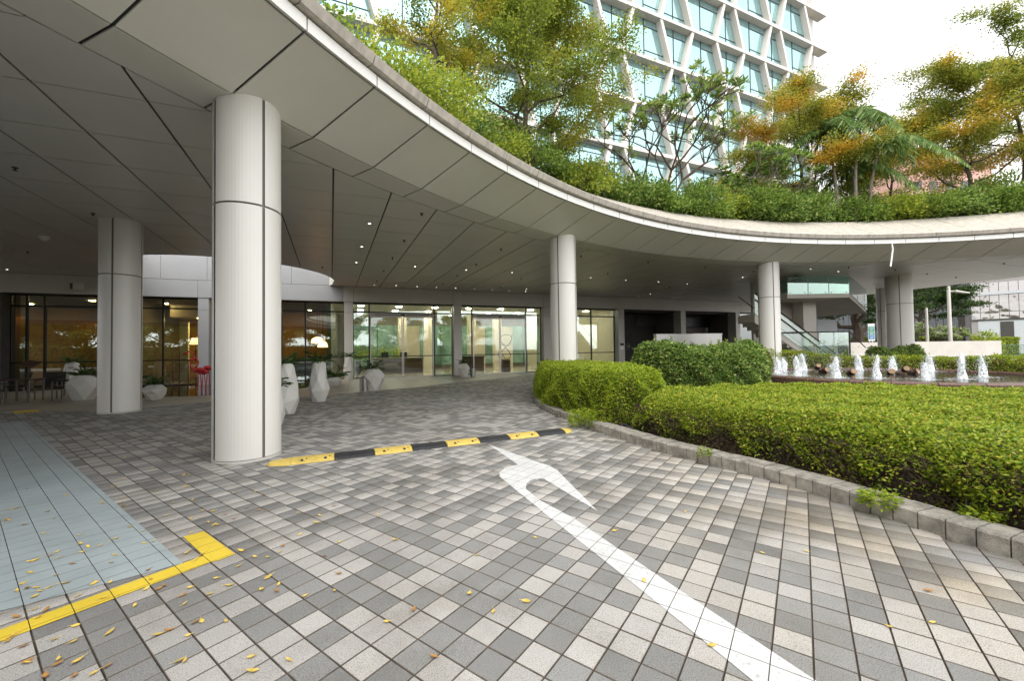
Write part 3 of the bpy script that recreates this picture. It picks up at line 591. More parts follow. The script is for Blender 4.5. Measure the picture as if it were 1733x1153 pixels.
for k, (px, py, a, lab) in enumerate(((1394, 631, .7, 'brown cut log with a pale round end leaning in the fountain'), (1441, 634, .1, 'short brown log standing upright in the fountain water'), (1508, 634, -.5, 'splintered dark brown log lying tilted in the fountain'), (1546, 634, .9, 'pair of pale brown log ends resting together in the fountain'))):
    q = G(px, py, .51); t = thing('log', lab, 'log', (q[0], q[1], .5))
    def logpart(c, ax, r_, L_):
        ax = unit(np.array(ax)); p0 = np.array(c)-ax*L_/2; p1 = np.array(c)+ax*L_/2
        MB().tube([p0, (p0+p1)/2+.006, p1], [r_*.95, r_, r_*.97], 12).build('trunk_piece', 'wood_dark', t, smooth=False); MB().tube([p1+ax*.001, p1+ax*.008], r_*.9, 12).build('cut_face', 'wood_pale', t)
    logpart((q[0], q[1], .57), (math.sin(a)*.6-.2, -.8, .35), .095, .26)
    if k == 0: logpart((q[0]-.17, q[1]+.05, .70), (-.2, -.7, .6), .08, .2)
    if k == 2: logpart((q[0]+.14, q[1]-.05, .56), (.9, -.2, -.2), .06, .4)
    if k == 3: logpart((q[0]-.24, q[1]+.02, .68), (-.4, -.8, .3), .085, .22)

# ================================================================ COLUMNS
def column(c, r_, label, top=ZC, ang=0., joint=3.58, npan=4):
    t = thing('round_column', label, 'column', (c[0], c[1], 0))
    MB().lathe((c[0], c[1], -.05), [(r_-.025, 0), (r_-.025, top+.30)], 40).build('core', 'column_joint', t, smooth=True)
    MB().lathe((c[0], c[1], 0), [(r_-.02, .0), (r_+.004, .0), (r_+.004, .03), (r_-.02, .035)], 40).build('base_ring', 'pillar', t)
    for k in range(npan):
        a0 = ang+2*math.pi*k/npan+.019/r_; a1 = ang+2*math.pi*(k+1)/npan-.019/r_
        for z0, z1 in ((.04, joint-.014), (joint+.014, top+.25)):
            MB().lathe((c[0], c[1], 0), [(r_-.02, z0), (r_-.002, z0), (r_, z0+.003), (r_, z1-.003), (r_-.002, z1), (r_-.02, z1)], 14, a0=a0, a1=a1).build('panel', 'column', t, smooth=False)
    return t
def facing(c, deg): return math.atan2(-c[1], -c[0])+R(deg)
c1 = (-3.86, 5.88); column(c1, .425, 'round off-white column beside the yellow end of the speed hump', 5.12, facing(c1, 26))
c2 = (-10.34, 10.63); column(c2, .43, 'round off-white column at the edge of the apron by the cafe chairs', ZC, facing(c2, -22))
c3 = (1.69, 13.04); column(c3, .42, 'round off-white column behind the rounded hedge by the doors', 5.12, facing(c3, -22))
c4 = (11.15, 17.4); column(c4, .41, 'round off-white column rising behind the fountain and glossy bush', 5.12, facing(c4, 25))
c5 = (20.17, 20.92); column(c5, .53, 'wide round beige column beside the low concrete wall', ZC, facing(c5, 3))
c6 = (23.6, 25.4); column(c6, .42, 'round beige column half hidden behind the wide column', ZC, facing(c6, 60))

# ================================================================ CANOPY
can = thing('entrance_canopy', 'curved entrance canopy with panelled soffit, white trim and stone coping', 'canopy', (CC[0], CC[1]+20.5, 0))
TH0, TH1 = 52.0, 238.0
HC = np.array(F(8.65, -1.6)); HR = 4.25                     # round opening over the pool
BP = np.array([26.05, 26.0]); BD = unit(np.array([1.7, -5.2])); BN = np.array([BD[1], -BD[0]]);
if (CC-BP)@BN < 0: BN = -BN
e1 = np.array([math.cos(R(22.2)), math.sin(R(22.2))]); e2 = np.array([math.cos(R(114.2)), math.sin(R(114.2))])
I0, IS, J0, JS = -4.70, 1.188, 7.02-1.32*18, 1.32
panels = []
for i in range(-22, 34):
    for j in range(-4, 38):
        i0, i1, j0, j1 = I0+i*IS+.017, I0+(i+1)*IS-.017, J0+j*JS+.010, J0+(j+1)*JS-.010
        cell = [tuple(e1*a+e2*b) for a, b in ((i0, j0), (i1, j0), (i1, j1), (i0, j1))]
        cen = np.mean(cell, 0)
        if cen[0] < -27 or cen[1] < -15 or (cen[0] > 12 and cen[1] < 5) or math.hypot(*(cen-CC)) < R2-1.2: continue
        a_ = math.atan2(cen[1]-CC[1], cen[0]-CC[0]); nn = np.array([math.cos(a_), math.sin(a_)])
        q = clip(cell, CC+nn*(R2+.014), nn); q = clip(q, F(0, -.012), -FN) if q else q; q = clip(q, BP, BN) if q else q
        if len(q) < 3 or area(q) < .004: continue
        cen = np.mean(q, 0); polys = [q]
        dh = math.hypot(*(cen-HC))
        if dh < HR-.8: continue
        if dh < HR+1.3:
            polys = []
            for ii in range(4):
                for jj in range(4):
                    sub = [tuple(e1*a+e2*b) for a, b in ((i0+(i1-i0)*ii/4, j0+(j1-j0)*jj/4), (i0+(i1-i0)*(ii+1)/4, j0+(j1-j0)*jj/4), (i0+(i1-i0)*(ii+1)/4, j0+(j1-j0)*(jj+1)/4), (i0+(i1-i0)*ii/4, j0+(j1-j0)*(jj+1)/4))]
                    sub = clip(sub, CC+nn*(R2+.014), nn); sub = clip(sub, F(0, -.012), -FN) if sub else sub
                    if len(sub) < 3: continue
                    sc_ = np.mean(sub, 0); ah = math.atan2(sc_[1]-HC[1], sc_[0]-HC[0]); hn_ = np.array([math.cos(ah), math.sin(ah)])
                    sub = clip(sub, HC+hn_*HR, hn_)
                    if len(sub) > 2 and area(sub) > 1e-4: polys.append(sub)
            if not polys: continue
        vis = cen[1] > .6 and abs(cen[0]/cen[1]) < 1.45
        panels.append((math.hypot(*cen) if vis else 1e3+math.hypot(*cen), polys))
panels.sort(key=lambda q: q[0])
rest = MB()
for k, (d_, polys) in enumerate(panels):
    mb = MB() if k < 290 else rest
    for q in polys: mb.prism(q, ZC, ZC+.02)
    if k < 290: mb.build('ceiling_panel', 'panel', can)
rest.build('distant_ceiling_panels', 'panel', can)['kind'] = 'stuff'
# fascia, fold strip, white trim and coping, panel by panel
def sector(prof, a0, a1, n=3):
    mb = MB(); m_ = len(prof); vs = []
    for k in range(n+1):
        a = a0+(a1-a0)*k/n
        for r_, z in prof: vs.append(pol(r_, a, z))
    fs = [(k*m_+i, k*m_+(i+1) % m_, (k+1)*m_+(i+1) % m_, (k+1)*m_+i) for k in range(n) for i in range(m_)]
    mb.add(vs, fs+[tuple(range(m_)), tuple(n*m_+i for i in range(m_-1, -1, -1))]); return mb
dA = 3.727; aj0 = 156.5-dA*28
ang = aj0
while ang < TH1:
    a0, a1 = ang, ang+dA
    g1 = math.degrees(.018/R1)
    if a0 > TH0:
        sector([(R1-.012, ZC+.038), (RO+.035, ZO-.006), (RO+.035, ZO+.014), (R1-.012, ZC+.06)], a0+g1, a1-g1).build('fascia_panel', 'fascia', can)
        sector([(R1+.014, ZC+.032), (R2-.014, ZC+.002), (R2-.014, ZC+.022), (R1+.014, ZC+.055)], a0+g1, a1-g1).build('fold_panel', 'strip', can)
        sector([(RO-.035, ZO-.002), (RO+.005, ZO-.002), (RO+.005, ZO+.165), (RO-.035, ZO+.165)], a0+.035, a1-.035).build('trim_panel', 'trim_white', can)
        sector([(RO-.10, ZO+.185), (RO-.13, ZO+.20), (RO-.185, ZO+.325), (RO-.16, ZO+.35), (RO+1.55, ZO+1.36), (RO+1.6, ZO+1.32), (RO+.05, ZO+.19)], a0+.55+.025, a1+.55-.025).build('coping_stone', 'coping', can)
    ang += dA
# dark body above the panels and roof build-up
body = MB(); aa = np.linspace(TH0, TH1, 90)
prof = [(RO+.02, ZO+.024), (R1+.002, ZC+.085), (R2+.05, ZC+.05)]
vs = []; m_ = len(prof)+2
for a in aa:
    for r_, z in prof: vs.append(pol(r_, a, z))
    vs.append(pol(R2+.3, a, ZC+.9)); vs.append(pol(RO+.04, a, ZO+.19))
n = len(aa); body.add(vs, [(k*m_+i, k*m_+(i+1) % m_, (k+1)*m_+(i+1) % m_, (k+1)*m_+i) for k in range(n-1) for i in range(m_)])
body.build('edge_body', 'gap', can)
# roof slab as a grid of tiles that leaves the round opening free
slab = MB(); g = .6
for i in np.arange(-30, 34, g):
    for j in np.arange(-24, 44, g):
        q = [(i, j), (i+g, j), (i+g, j+g), (i, j+g)]; cen = np.array([i+g/2, j+g/2]); rr = math.hypot(*(cen-CC))
        if rr < R2-.2 or (cen[0] > 12 and cen[1] < 5): continue
        fn_ = (cen-FP0)@FN
        if fn_ > 3.6: continue
        q = clip(q, BP, BN)
        if len(q) < 3: continue
        dh = math.hypot(*(np.mean(q, 0)-HC))
        if dh < HR+.45 and fn_ < .35:
            if dh < HR-.5: continue
            ah = math.atan2(*(np.mean(q, 0)-HC)[::-1]); hn_ = np.array([math.cos(ah), math.sin(ah)]); q = clip(q, HC+hn_*(HR+.03), hn_)
            q = q if len(q) > 2 else None
        if rr < R2+.7 and q: a_ = math.atan2(cen[1]-CC[1], cen[0]-CC[0]); nn = np.array([math.cos(a_), math.sin(a_)]); q = clip(q, CC+nn*(R2-.02), nn)
        if q and len(q) > 2: slab.prism(q, ZC+.055, ZC+.75)
slab.build('roof_slab', 'gap', can)
MB().lathe((HC[0], HC[1], 0), [(HR+.02, ZC+.0), (HR-.01, ZC+.0), (HR-.01, ZC+1.5), (HR+.3, ZC+1.5), (HR+.3, ZC+.7)], 60).build('opening_rim', 'fascia', can)
# lights, sprinklers and camera dome fixed into the soffit
LIGHTS = [(470+x/3.604, 220+y/3.604) for x, y in ((560, 570), (512, 712), (480, 808), (838, 833), (1150, 853), (1430, 870), (590, 945), (722, 948), (850, 955), (968, 960), (1085, 965), (1200, 970), (1308, 975), (1410, 980), (1512, 985))]+[(880+x/3.604, 400+y/3.604) for x, y in ((432, 252), (645, 268), (845, 278), (1020, 290), (1363, 248), (485, 357), (722, 368), (795, 352), (938, 378), (40, 322))]+[(1372, 455.5), (1419, 459.5), (1257, 469), (12, 456)]
for k, (px, py) in enumerate(LIGHTS):
    q = G(px, py, ZC); t = MB().lathe((q[0], q[1], ZC), [(.085, .006), (.085, -.006), (.035, -.006), (.035, .0)], 16).build('downlight', 'trim_white', can)
    MB().lathe((q[0], q[1], ZC), [(.034, -.003), (.001, -.003)], 12).build('lamp', 'downlight', t)
SPR = [(470+x/3.604, 220+y/3.604) for x, y in ((878, 508), (772, 673), (700, 778), (646, 858), (605, 920), (1362, 725), (1210, 818), (1095, 885), (1485, 905), (272, 835), (340, 928), (1010, 938), (1360, 957))]+[(x/4.803, 200+y/4.803) for x, y in ((122, 400), (755, 772), (225, 1085))]+[(880+x/3.604, 400+y/3.604) for x, y in ((372, 118), (782, 155), (1128, 186), (1425, 212), (535, 226), (912, 310))]+[(1436, 452), (1347, 466), (1515, 456), (1569, 463), (1618, 469), (1699, 445.5)]
for px, py in SPR:
    q = G(px, py, ZC); MB().lathe((q[0], q[1], ZC), [(.045, .004), (.045, -.012), (.018, -.014), (.014, -.05), (.034, -.054), (.034, -.060), (.002, -.062)], 10).build('sprinkler', 'sprinkler', can)
q = G(75, 400, ZC); MB().lathe((q[0], q[1], ZC), [(.12, .004), (.12, -.06), (.09, -.065), (.085, -.10), (.05, -.14), (.003, -.15)], 16).build('camera_dome', 'trim_white', can)
q = np.array(pol(RO-.02, 87.3)); tag(MB().tube([(q[0], q[1], ZO+.02), (q[0]+.03, q[1], ZO-.25), (q[0]-.02, q[1]-.01, ZO-.5), (q[0]-.10, q[1]-.02, ZO-.92)], .028, 8).build('hanging_cable', 'white_cable'), 'short white cable hanging from the white canopy trim', 'cable')

# ================================================================ FACADE AND ROOMS BEHIND
fac = thing('entrance_facade', 'long glazed entrance front with beige band, pillars and black frames', 'facade', (*F(14), 0))
def fbox(mb, s0, s1, n0, n1, z0, z1, mi=0):
    b = [F(s0, n0), F(s1, n0), F(s1, n1), F(s0, n1)]; return mb.prism(b, z0, z1, mi)
PIL = [(-6.2, -5.7), (-.1, .55), (6.83, 7.26), (13.29, 13.73), (19.27, 19.74), (25.12, 25.76), (30.82, 31.31), (36.35, 36.8), (41.9, 42.34)]
for a, b in PIL:
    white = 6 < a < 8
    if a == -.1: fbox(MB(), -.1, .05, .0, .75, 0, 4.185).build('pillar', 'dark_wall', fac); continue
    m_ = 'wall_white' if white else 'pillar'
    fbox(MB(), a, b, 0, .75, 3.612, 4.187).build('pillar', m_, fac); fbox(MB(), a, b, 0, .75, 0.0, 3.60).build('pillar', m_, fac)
    fbox(MB(), a+.01, b-.01, .01, .74, 3.59, 3.62).build('pillar_joint', 'gap', fac)
ed = [-9, -5.9, -2.0, 2.1, 4.0, 6.83, 10.0, 13.25, 13.77, 19.23, 19.78, 25.1, 25.78, 30.8, 31.33, 36.33, 36.82, 41.88, 42.36, 46.5]
for a, b in zip(ed[:-1], ed[1:]):
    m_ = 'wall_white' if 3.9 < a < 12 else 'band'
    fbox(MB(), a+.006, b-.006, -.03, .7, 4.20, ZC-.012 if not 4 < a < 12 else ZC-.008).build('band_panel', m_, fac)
fbox(MB(), -9, 46.5, .02, .68, 4.19, ZC-.02).build('band_core', 'gap', fac)
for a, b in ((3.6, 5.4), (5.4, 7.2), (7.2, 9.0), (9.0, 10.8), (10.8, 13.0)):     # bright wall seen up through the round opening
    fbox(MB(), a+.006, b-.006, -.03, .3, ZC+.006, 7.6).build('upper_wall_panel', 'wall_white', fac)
# glazing bays: (s0, s1, mullion positions, door span or None)
BAYS = [(-9, -6.2, [-7.6], None), (-5.7, -.1, [-3.9, -1.9], None), (.05, 6.83, [.56, 1.14, 3.2, 5.32], None), (7.26, 13.29, [8.7, 10.28, 11.38], None), (13.73, 19.27, [14.57, 18.19], (14.62, 18.14)), (19.74, 25.12, [20.49, 24.05], (20.54, 24.0)), (25.76, 30.82, [27.4, 28.93], None), (42.34, 46.5, [44.3], None)]
def fr(mb, s0, s1, z0, z1, n0=.46, n1=.56): return fbox(mb, s0, s1, n0, n1, z0, z1)
for s0, s1, mul, door in BAYS:
    pos = [s0]+mul+[s1]
    for a, b in zip(pos[:-1], pos[1:]):
            isd = door and abs(a-mul[0]) < .01
            w_ = fbox(MB(), a+.03, b-.03, .505, .513, 3.72, 4.15).build('window_pane', 'glass', fac)
            if not isd: fbox(MB(), a+.03, b-.03, .505, .513, .04, 3.66).build('window_pane', 'glass', fac)
    for a in pos: fr(MB(), a-.035, a+.035, 0, 4.19).build('mullion', 'black_metal', fac)
    for a, b in zip(pos[:-1], pos[1:]):
        rails = [(3.655, 3.725, .465, .555), (4.14, 4.19, .465, .555)]
        if not (door and abs(a-mul[0]) < .01): rails += [(1.18, 1.235, .44, .50), (0., .05, .465, .555)]
        for z0, z1, n0, n1 in rails: fr(MB(), a+.035, b-.035, z0, z1, n0, n1).build('transom', 'black_metal', fac)
    if door:
        a, b = door; mid = (a+b)/2
        for (x0, x1) in ((a, mid-.012), (mid+.012, b)):
            lf = fbox(MB(), x0+.05, x1-.05, .40, .412, .07, 3.40).build('door', 'glass_clear', fac)
            d_ = MB(); fbox(d_, x0, x0+.05, .385, .43, .01, 3.46); fbox(d_, x1-.05, x1, .385, .43, .01, 3.46); fbox(d_, x0+.05, x1-.05, .385, .43, 3.40, 3.46); fbox(d_, x0+.05, x1-.05, .385, .43, .01, .07); d_.build('frame', 'steel', lf)
            fbox(MB(), x0+.05, x1-.05, .375, .384, 1.18, 1.235).build('push_bar', 'black_metal', lf)
        o = fbox(MB(), a-.03, b+.03, .33, .46, 3.47, 3.65).build('door_header', 'pillar', fac); fbox(MB(), mid-.12, mid+.12, .30, .33, 3.49, 3.60).build('door_sensor', 'black_metal', fac)
        fbox(MB(), a+.25, mid-.2, .31, .33, 3.545, 3.575).build('header_slot', 'black_metal', fac); fbox(MB(), mid+.2, b-.25, .31, .33, 3.545, 3.575).build('header_slot', 'black_metal', fac)
# wall speaker on the band
q = F(2.55, -.16); sp = MB(); sp.box((q[0], q[1], 4.52), (.32, .24, .36), FRZ+.5, bev=.05); o = sp.build('wall_speaker', 'pillar'); tag(o, 'grey box loudspeaker fixed on the beige band above the cafe window', 'loudspeaker')
MB().box((q[0]-.07, q[1]-.115, 4.52), (.22, .03, .26), FRZ+.5, bev=.01).build('grille', 'gap', o); MB().box((q[0]+.03, q[1]+.11, 4.52), (.06, .18, .08), FRZ).build('bracket', 'black_metal', o)
# alcove bays on the right of the doors
def room_wall(name, m_, s0, s1, n0, n1, z0, z1, parent): return fbox(MB(), s0, s1, n0, n1, z0, z1).build(name, m_, parent)
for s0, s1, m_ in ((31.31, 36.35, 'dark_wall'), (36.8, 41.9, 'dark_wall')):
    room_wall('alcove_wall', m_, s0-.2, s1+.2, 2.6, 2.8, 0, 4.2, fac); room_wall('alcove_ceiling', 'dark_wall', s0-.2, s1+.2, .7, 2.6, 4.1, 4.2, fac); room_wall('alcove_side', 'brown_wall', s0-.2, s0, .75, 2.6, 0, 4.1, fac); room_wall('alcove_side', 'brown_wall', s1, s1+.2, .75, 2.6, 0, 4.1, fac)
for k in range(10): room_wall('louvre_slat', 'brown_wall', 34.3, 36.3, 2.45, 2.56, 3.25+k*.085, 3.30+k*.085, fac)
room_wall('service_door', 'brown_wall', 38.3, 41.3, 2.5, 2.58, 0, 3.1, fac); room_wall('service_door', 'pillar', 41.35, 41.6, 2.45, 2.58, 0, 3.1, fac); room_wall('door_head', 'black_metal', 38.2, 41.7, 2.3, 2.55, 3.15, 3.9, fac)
q = F(31.06, -.02); 
for z_, h__, m_ in ((1.75, .14, 'black_metal'), (1.5, .22, 'sign_white')): fbox(MB(), 30.92, 31.22, -.025, -.004, z_-h__/2, z_+h__/2).build('notice_plate', m_, fac)

# ---- lobby and cafe
lob = thing('lobby_interior', 'warm lit lobby with cream pillars behind the glass doors', 'lobby', (*F(19, 5), 0))
L0, L1, LD = 12.6, 31.0, 9.0
room_wall('lobby_floor', 'tile', L0, L1, .56, LD, -.03, .012, lob); room_wall('lobby_ceiling', 'cream', L0, L1, .72, LD, 4.22, 4.3, lob)
room_wall('side_wall', 'brown_wall', L0-.2, L0, .75, LD, 0, 4.22, lob); room_wall('side_wall', 'cream', L1, L1+.2, .75, LD, 0, 4.22, lob)
room_wall('back_wall', 'brown_wall', L0, L1, LD, LD+.2, 0, 4.22, lob)
for k in range(15):                                 # far glazing toward a green courtyard
    a = L0+.4+k*1.2
    room_wall('courtyard_pane', 'teal_glass', a, a+1.14, LD-.08, LD-.02, .35, 3.5, lob)
for a in (16.6, 18.35, 21.6, 23.6, 26.5, 29.0):
    room_wall('interior_pillar', 'cream', a, a+.55, 5.4, 5.95, .012, 4.22, lob)
for a in (17.3, 22.3, 24.6): room_wall('wall_screen', 'cream', a, a+.9, 6.6, 6.75, .012, 3.3, lob)
for a in np.arange(14, 31, 2.2):
    for n_ in (2.0, 4.6, 7.2): room_wall('ceiling_lamp', 'lamp_warm', a, a+.3, n_, n_+.3, 4.195, 4.217, lob)
rd = thing('reception_desk', 'dark wooden reception desk inside the lobby', 'desk', (*F(16, 4.2), 0))
fbox(MB(), 14.9, 18.0, 4.0, 4.7, .012, .98).build('counter_body', 'wood_dark', rd); fbox(MB(), 14.8, 18.1, 3.9, 4.8, .98, 1.06).build('counter_top', 'brown_wall', rd)
for a in (15.4, 16.6): fbox(MB(), a, a+.45, 4.3, 4.34, 1.08, 1.42).build('monitor', 'black_metal', rd)
rd = thing('lobby_desk', 'small dark concierge desk inside the second glass doors', 'desk', (*F(21.4, 4.2), 0))
fbox(MB(), 20.7, 22.3, 4.0, 4.6, .012, 1.0).build('counter_body', 'wood_dark', rd); fbox(MB(), 20.6, 22.4, 3.9, 4.7, 1.0, 1.07).build('counter_top', 'black_metal', rd)
sc_ = thing('wire_sculpture', 'tall looped dark wire sculpture inside the second glass doors', 'sculpture', (*F(23.35, 2.4), 0))
MB().box((*F(23.35, 2.4), .4), (.5, .5, .8), FRZ).build('plinth', 'wood_dark', sc_)
MB().tube([(*F(23.35+.42*math.sin(u_*2), 2.4+.2*math.cos(u_)), .8+.85*(1-math.cos(u_))) for u_ in np.linspace(0, 6.28, 40)], .025, 6).build('loop', 'black_metal', sc_)
MB().tube([(*F(23.35-.5*math.sin(u_), 2.4), .8+.2*math.sin(3*u_)+.32*u_) for u_ in np.linspace(0, 5, 30)], .02, 6).build('loop', 'black_metal', sc_)
caf = thing('cafe_interior', 'amber lit cafe room behind the dark framed windows', 'cafe', (*F(3, 4), 0))
room_wall('cafe_floor', 'wood_dark', -9, L0-.2, .56, 7.5, -.03, .012, caf); room_wall('cafe_ceiling', 'brown_wall', -9, L0-.2, .72, 7.5, 4.22, 4.3, caf); room_wall('back_wall', 'orange_wall', -9, L0-.2, 7.5, 7.7, 0, 4.22, caf)
room_wall('partition', 'brown_wall', 3.4, 3.6, 2.2, 7.5, .012, 4.22, caf); room_wall('wall_panel', 'orange_wall', -1.2, -.1, 1.6, 1.75, .012, 3.3, caf); room_wall('wall_panel', 'orange_wall', .6, 3.3, 3.6, 3.75, .012, 3.2, caf); room_wall('wall_panel', 'cream', 4.6, 5.0, 4.5, 4.7, .012, 3.3, caf); room_wall('counter', 'wood_dark', 7.6, 12.0, 3.6, 4.3, .012, 1.05, caf)
room_wall('ceiling_cove', 'lamp_cove', 5.5, 6.9, 4.2, 5.4, 3.5, 3.53, caf); room_wall('cove_box', 'cream', 4.4, 7.4, 3.8, 5.9, 3.535, 4.2, caf)
for a, n_ in ((1.6, 2.6), (-.7, 1.0), (9, 5.5), (11, 5.5), (4.3, 3.2), (-4, 4.5), (-2, 5), (6.2, 6.4), (8.2, 2.6)): room_wall('ceiling_lamp', 'lamp_amber', a, a+.18, n_, n_+.18, 4.19, 4.215, caf)
def floor_lamp(s_, n_, h, label):
    t = thing('floor_lamp', label, 'lamp', (*F(s_, n_), .012)); q = F(s_, n_)
    MB().tube([(*q, .012), (*q, h)], .015, 6).build('pole', 'black_metal', t); MB().lathe((*q, 0), [(.15, .012), (.15, .03), (.02, .035)], 14).build('base', 'black_metal', t); MB().lathe((*q, h), [(.26, -.02), (.17, .30)], 18).build('lamp_shade', 'lamp_shade', t)
floor_lamp(6.25, 1.6, 2.0, 'slim floor lamp with glowing amber shade inside the cafe window')
for k, (px, py) in enumerate(((537, 577), (546, 584))):
    q = np.array(Dp(px, py, 20.9+k*.5)); t = thing('pendant_lamp', ('larger' if k == 0 else 'smaller')+' glowing amber pendant lamp hanging behind the cafe window', 'lamp', (q[0], q[1], q[2]))
    MB().lathe((q[0], q[1], q[2]), [(.30-.05*k, -.12), (.25-.05*k, .10), (.10, .18), (.02, .19)], 20).build('lamp_shade', 'lamp_shade', t, smooth=True); MB().tube([(q[0], q[1], q[2]+.18), (q[0], q[1], 4.22)], .008, 5).build('cord', 'black_metal', t)
# podium roof over these rooms
MB().prism([F(-12, .7), F(48, .7), F(48, 13), F(-12, 13)], 4.32, 5.6).build('podium_roof', 'band', fac)
# lobby plants on the desk side
for k, s_ in enumerate((14.0, 14.7, 15.6, 16.4)):
    q = F(s_, 5.0); t = thing('lobby_plant', 'bright green potted plant standing behind the lobby desk', 'plant', (*q, .012), 'lobby plants')
    MB().lathe((*q, .012), [(.14, 0), (.18, .9), (.16, .9)], 10).build('pot', 'black_metal', t); n = 260; P_ = NR.normal(size=(n, 3))*np.array([.22, .22, .25])+np.array([*q, 1.3]); quads('leaves', leaf_quads(P_, NR.normal(size=(n, 3)), .16, .03), 'fern_leaf', t, 'stuff')

# ================================================================ TOWER
TK = .9; TA = R(23.75); TU = np.array([math.cos(TA), math.sin(TA)]); TN = np.array([-TU[1], TU[0]]); T0 = np.array([20., 38.])*TK
def T(s, n=0., z=0.): q = T0+TU*s+TN*n; return (q[0], q[1], z)
tow = thing('tower', 'white tower with zigzag fins and pale glass above the roof garden', 'building', T(-8, 6, 0))
SLZ = [1.5+TK*(35.2-4.17*m_-1.5) for m_ in range(7, -4, -1)]; PAR = [m_ % 2 for m_ in range(7, -4, -1)]     # 0 = tight pairs, 1 = spread
SE = 17.3*TK
def node(k, par):     # k-th fin at a slab
    c = -11.84+7.0*(k//2); hgap = .74 if par == 0 else 1.93; return TK*(c-hgap if k % 2 == 0 else c+hgap)
KS = [k for k in range(-10, 9)]
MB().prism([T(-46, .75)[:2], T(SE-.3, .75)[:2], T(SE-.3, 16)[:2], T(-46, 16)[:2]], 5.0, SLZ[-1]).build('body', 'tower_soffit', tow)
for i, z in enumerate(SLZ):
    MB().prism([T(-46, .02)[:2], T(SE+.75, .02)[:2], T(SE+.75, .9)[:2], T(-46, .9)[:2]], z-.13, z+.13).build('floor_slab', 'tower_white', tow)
    if i == len(SLZ)-1: break
    z1 = SLZ[i+1]
    for k in KS:
        a, b = node(k, PAR[i]), node(k, PAR[i+1])
        if max(a, b) > SE-.1 or min(a, b) < -45: continue
        hw = .14; MB().hexa([T(a-hw, .08, z+.13), T(a+hw, .08, z+.13), T(a+hw, .60, z+.13), T(a-hw, .60, z+.13)], [T(b-hw, .08, z1-.13), T(b+hw, .08, z1-.13), T(b+hw, .62, z1-.13), T(b-hw, .62, z1-.13)]).build('fin', 'tower_white', tow)
    for k in KS[:-1]:
        a0, a1, b0, b1 = node(k, PAR[i]), node(k+1, PAR[i]), node(k, PAR[i+1]), node(k+1, PAR[i+1])
        a1 = min(a1, SE-.35); b1 = min(b1, SE-.35)
        if max(a0, b0) > SE-.5 or min(a0, b0) < -45: continue
        wn = MB().hexa([T(a0, .60, z+.12), T(a1, .60, z+.12), T(a1, .66, z+.12), T(a0, .66, z+.12)], [T(b0, .60, z1-.12), T(b1, .60, z1-.12), T(b1, .66, z1-.12), T(b0, .66, z1-.12)]).build('window', 'tower_glass', tow)
        m0 = (max(a0, b0)+min(a1, b1))/2; 
        if min(a1, b1)-max(a0, b0) > .3:
            MB().prism([T(m0-.03, .565)[:2], T(m0+.03, .565)[:2], T(m0+.03, .6)[:2], T(m0-.03, .6)[:2]], z+.14, z1-.14).build('mullion', 'black_metal', wn)
        for fz in (.28, .80):
            zz = z+(z1-z)*fz; l0 = a0+(b0-a0)*fz+.18; l1 = a1+(b1-a1)*fz-.18
            if k % 2: l0, l1 = (m0+.03, l1) if l1 > m0+.05 else (l0, l1)
            if l1-l0 > .3: MB().prism([T(l0, .57)[:2], T(l1, .57)[:2], T(l1, .6)[:2], T(l0, .6)[:2]], zz-.025, zz+.025).build('transom', 'black_metal', wn)

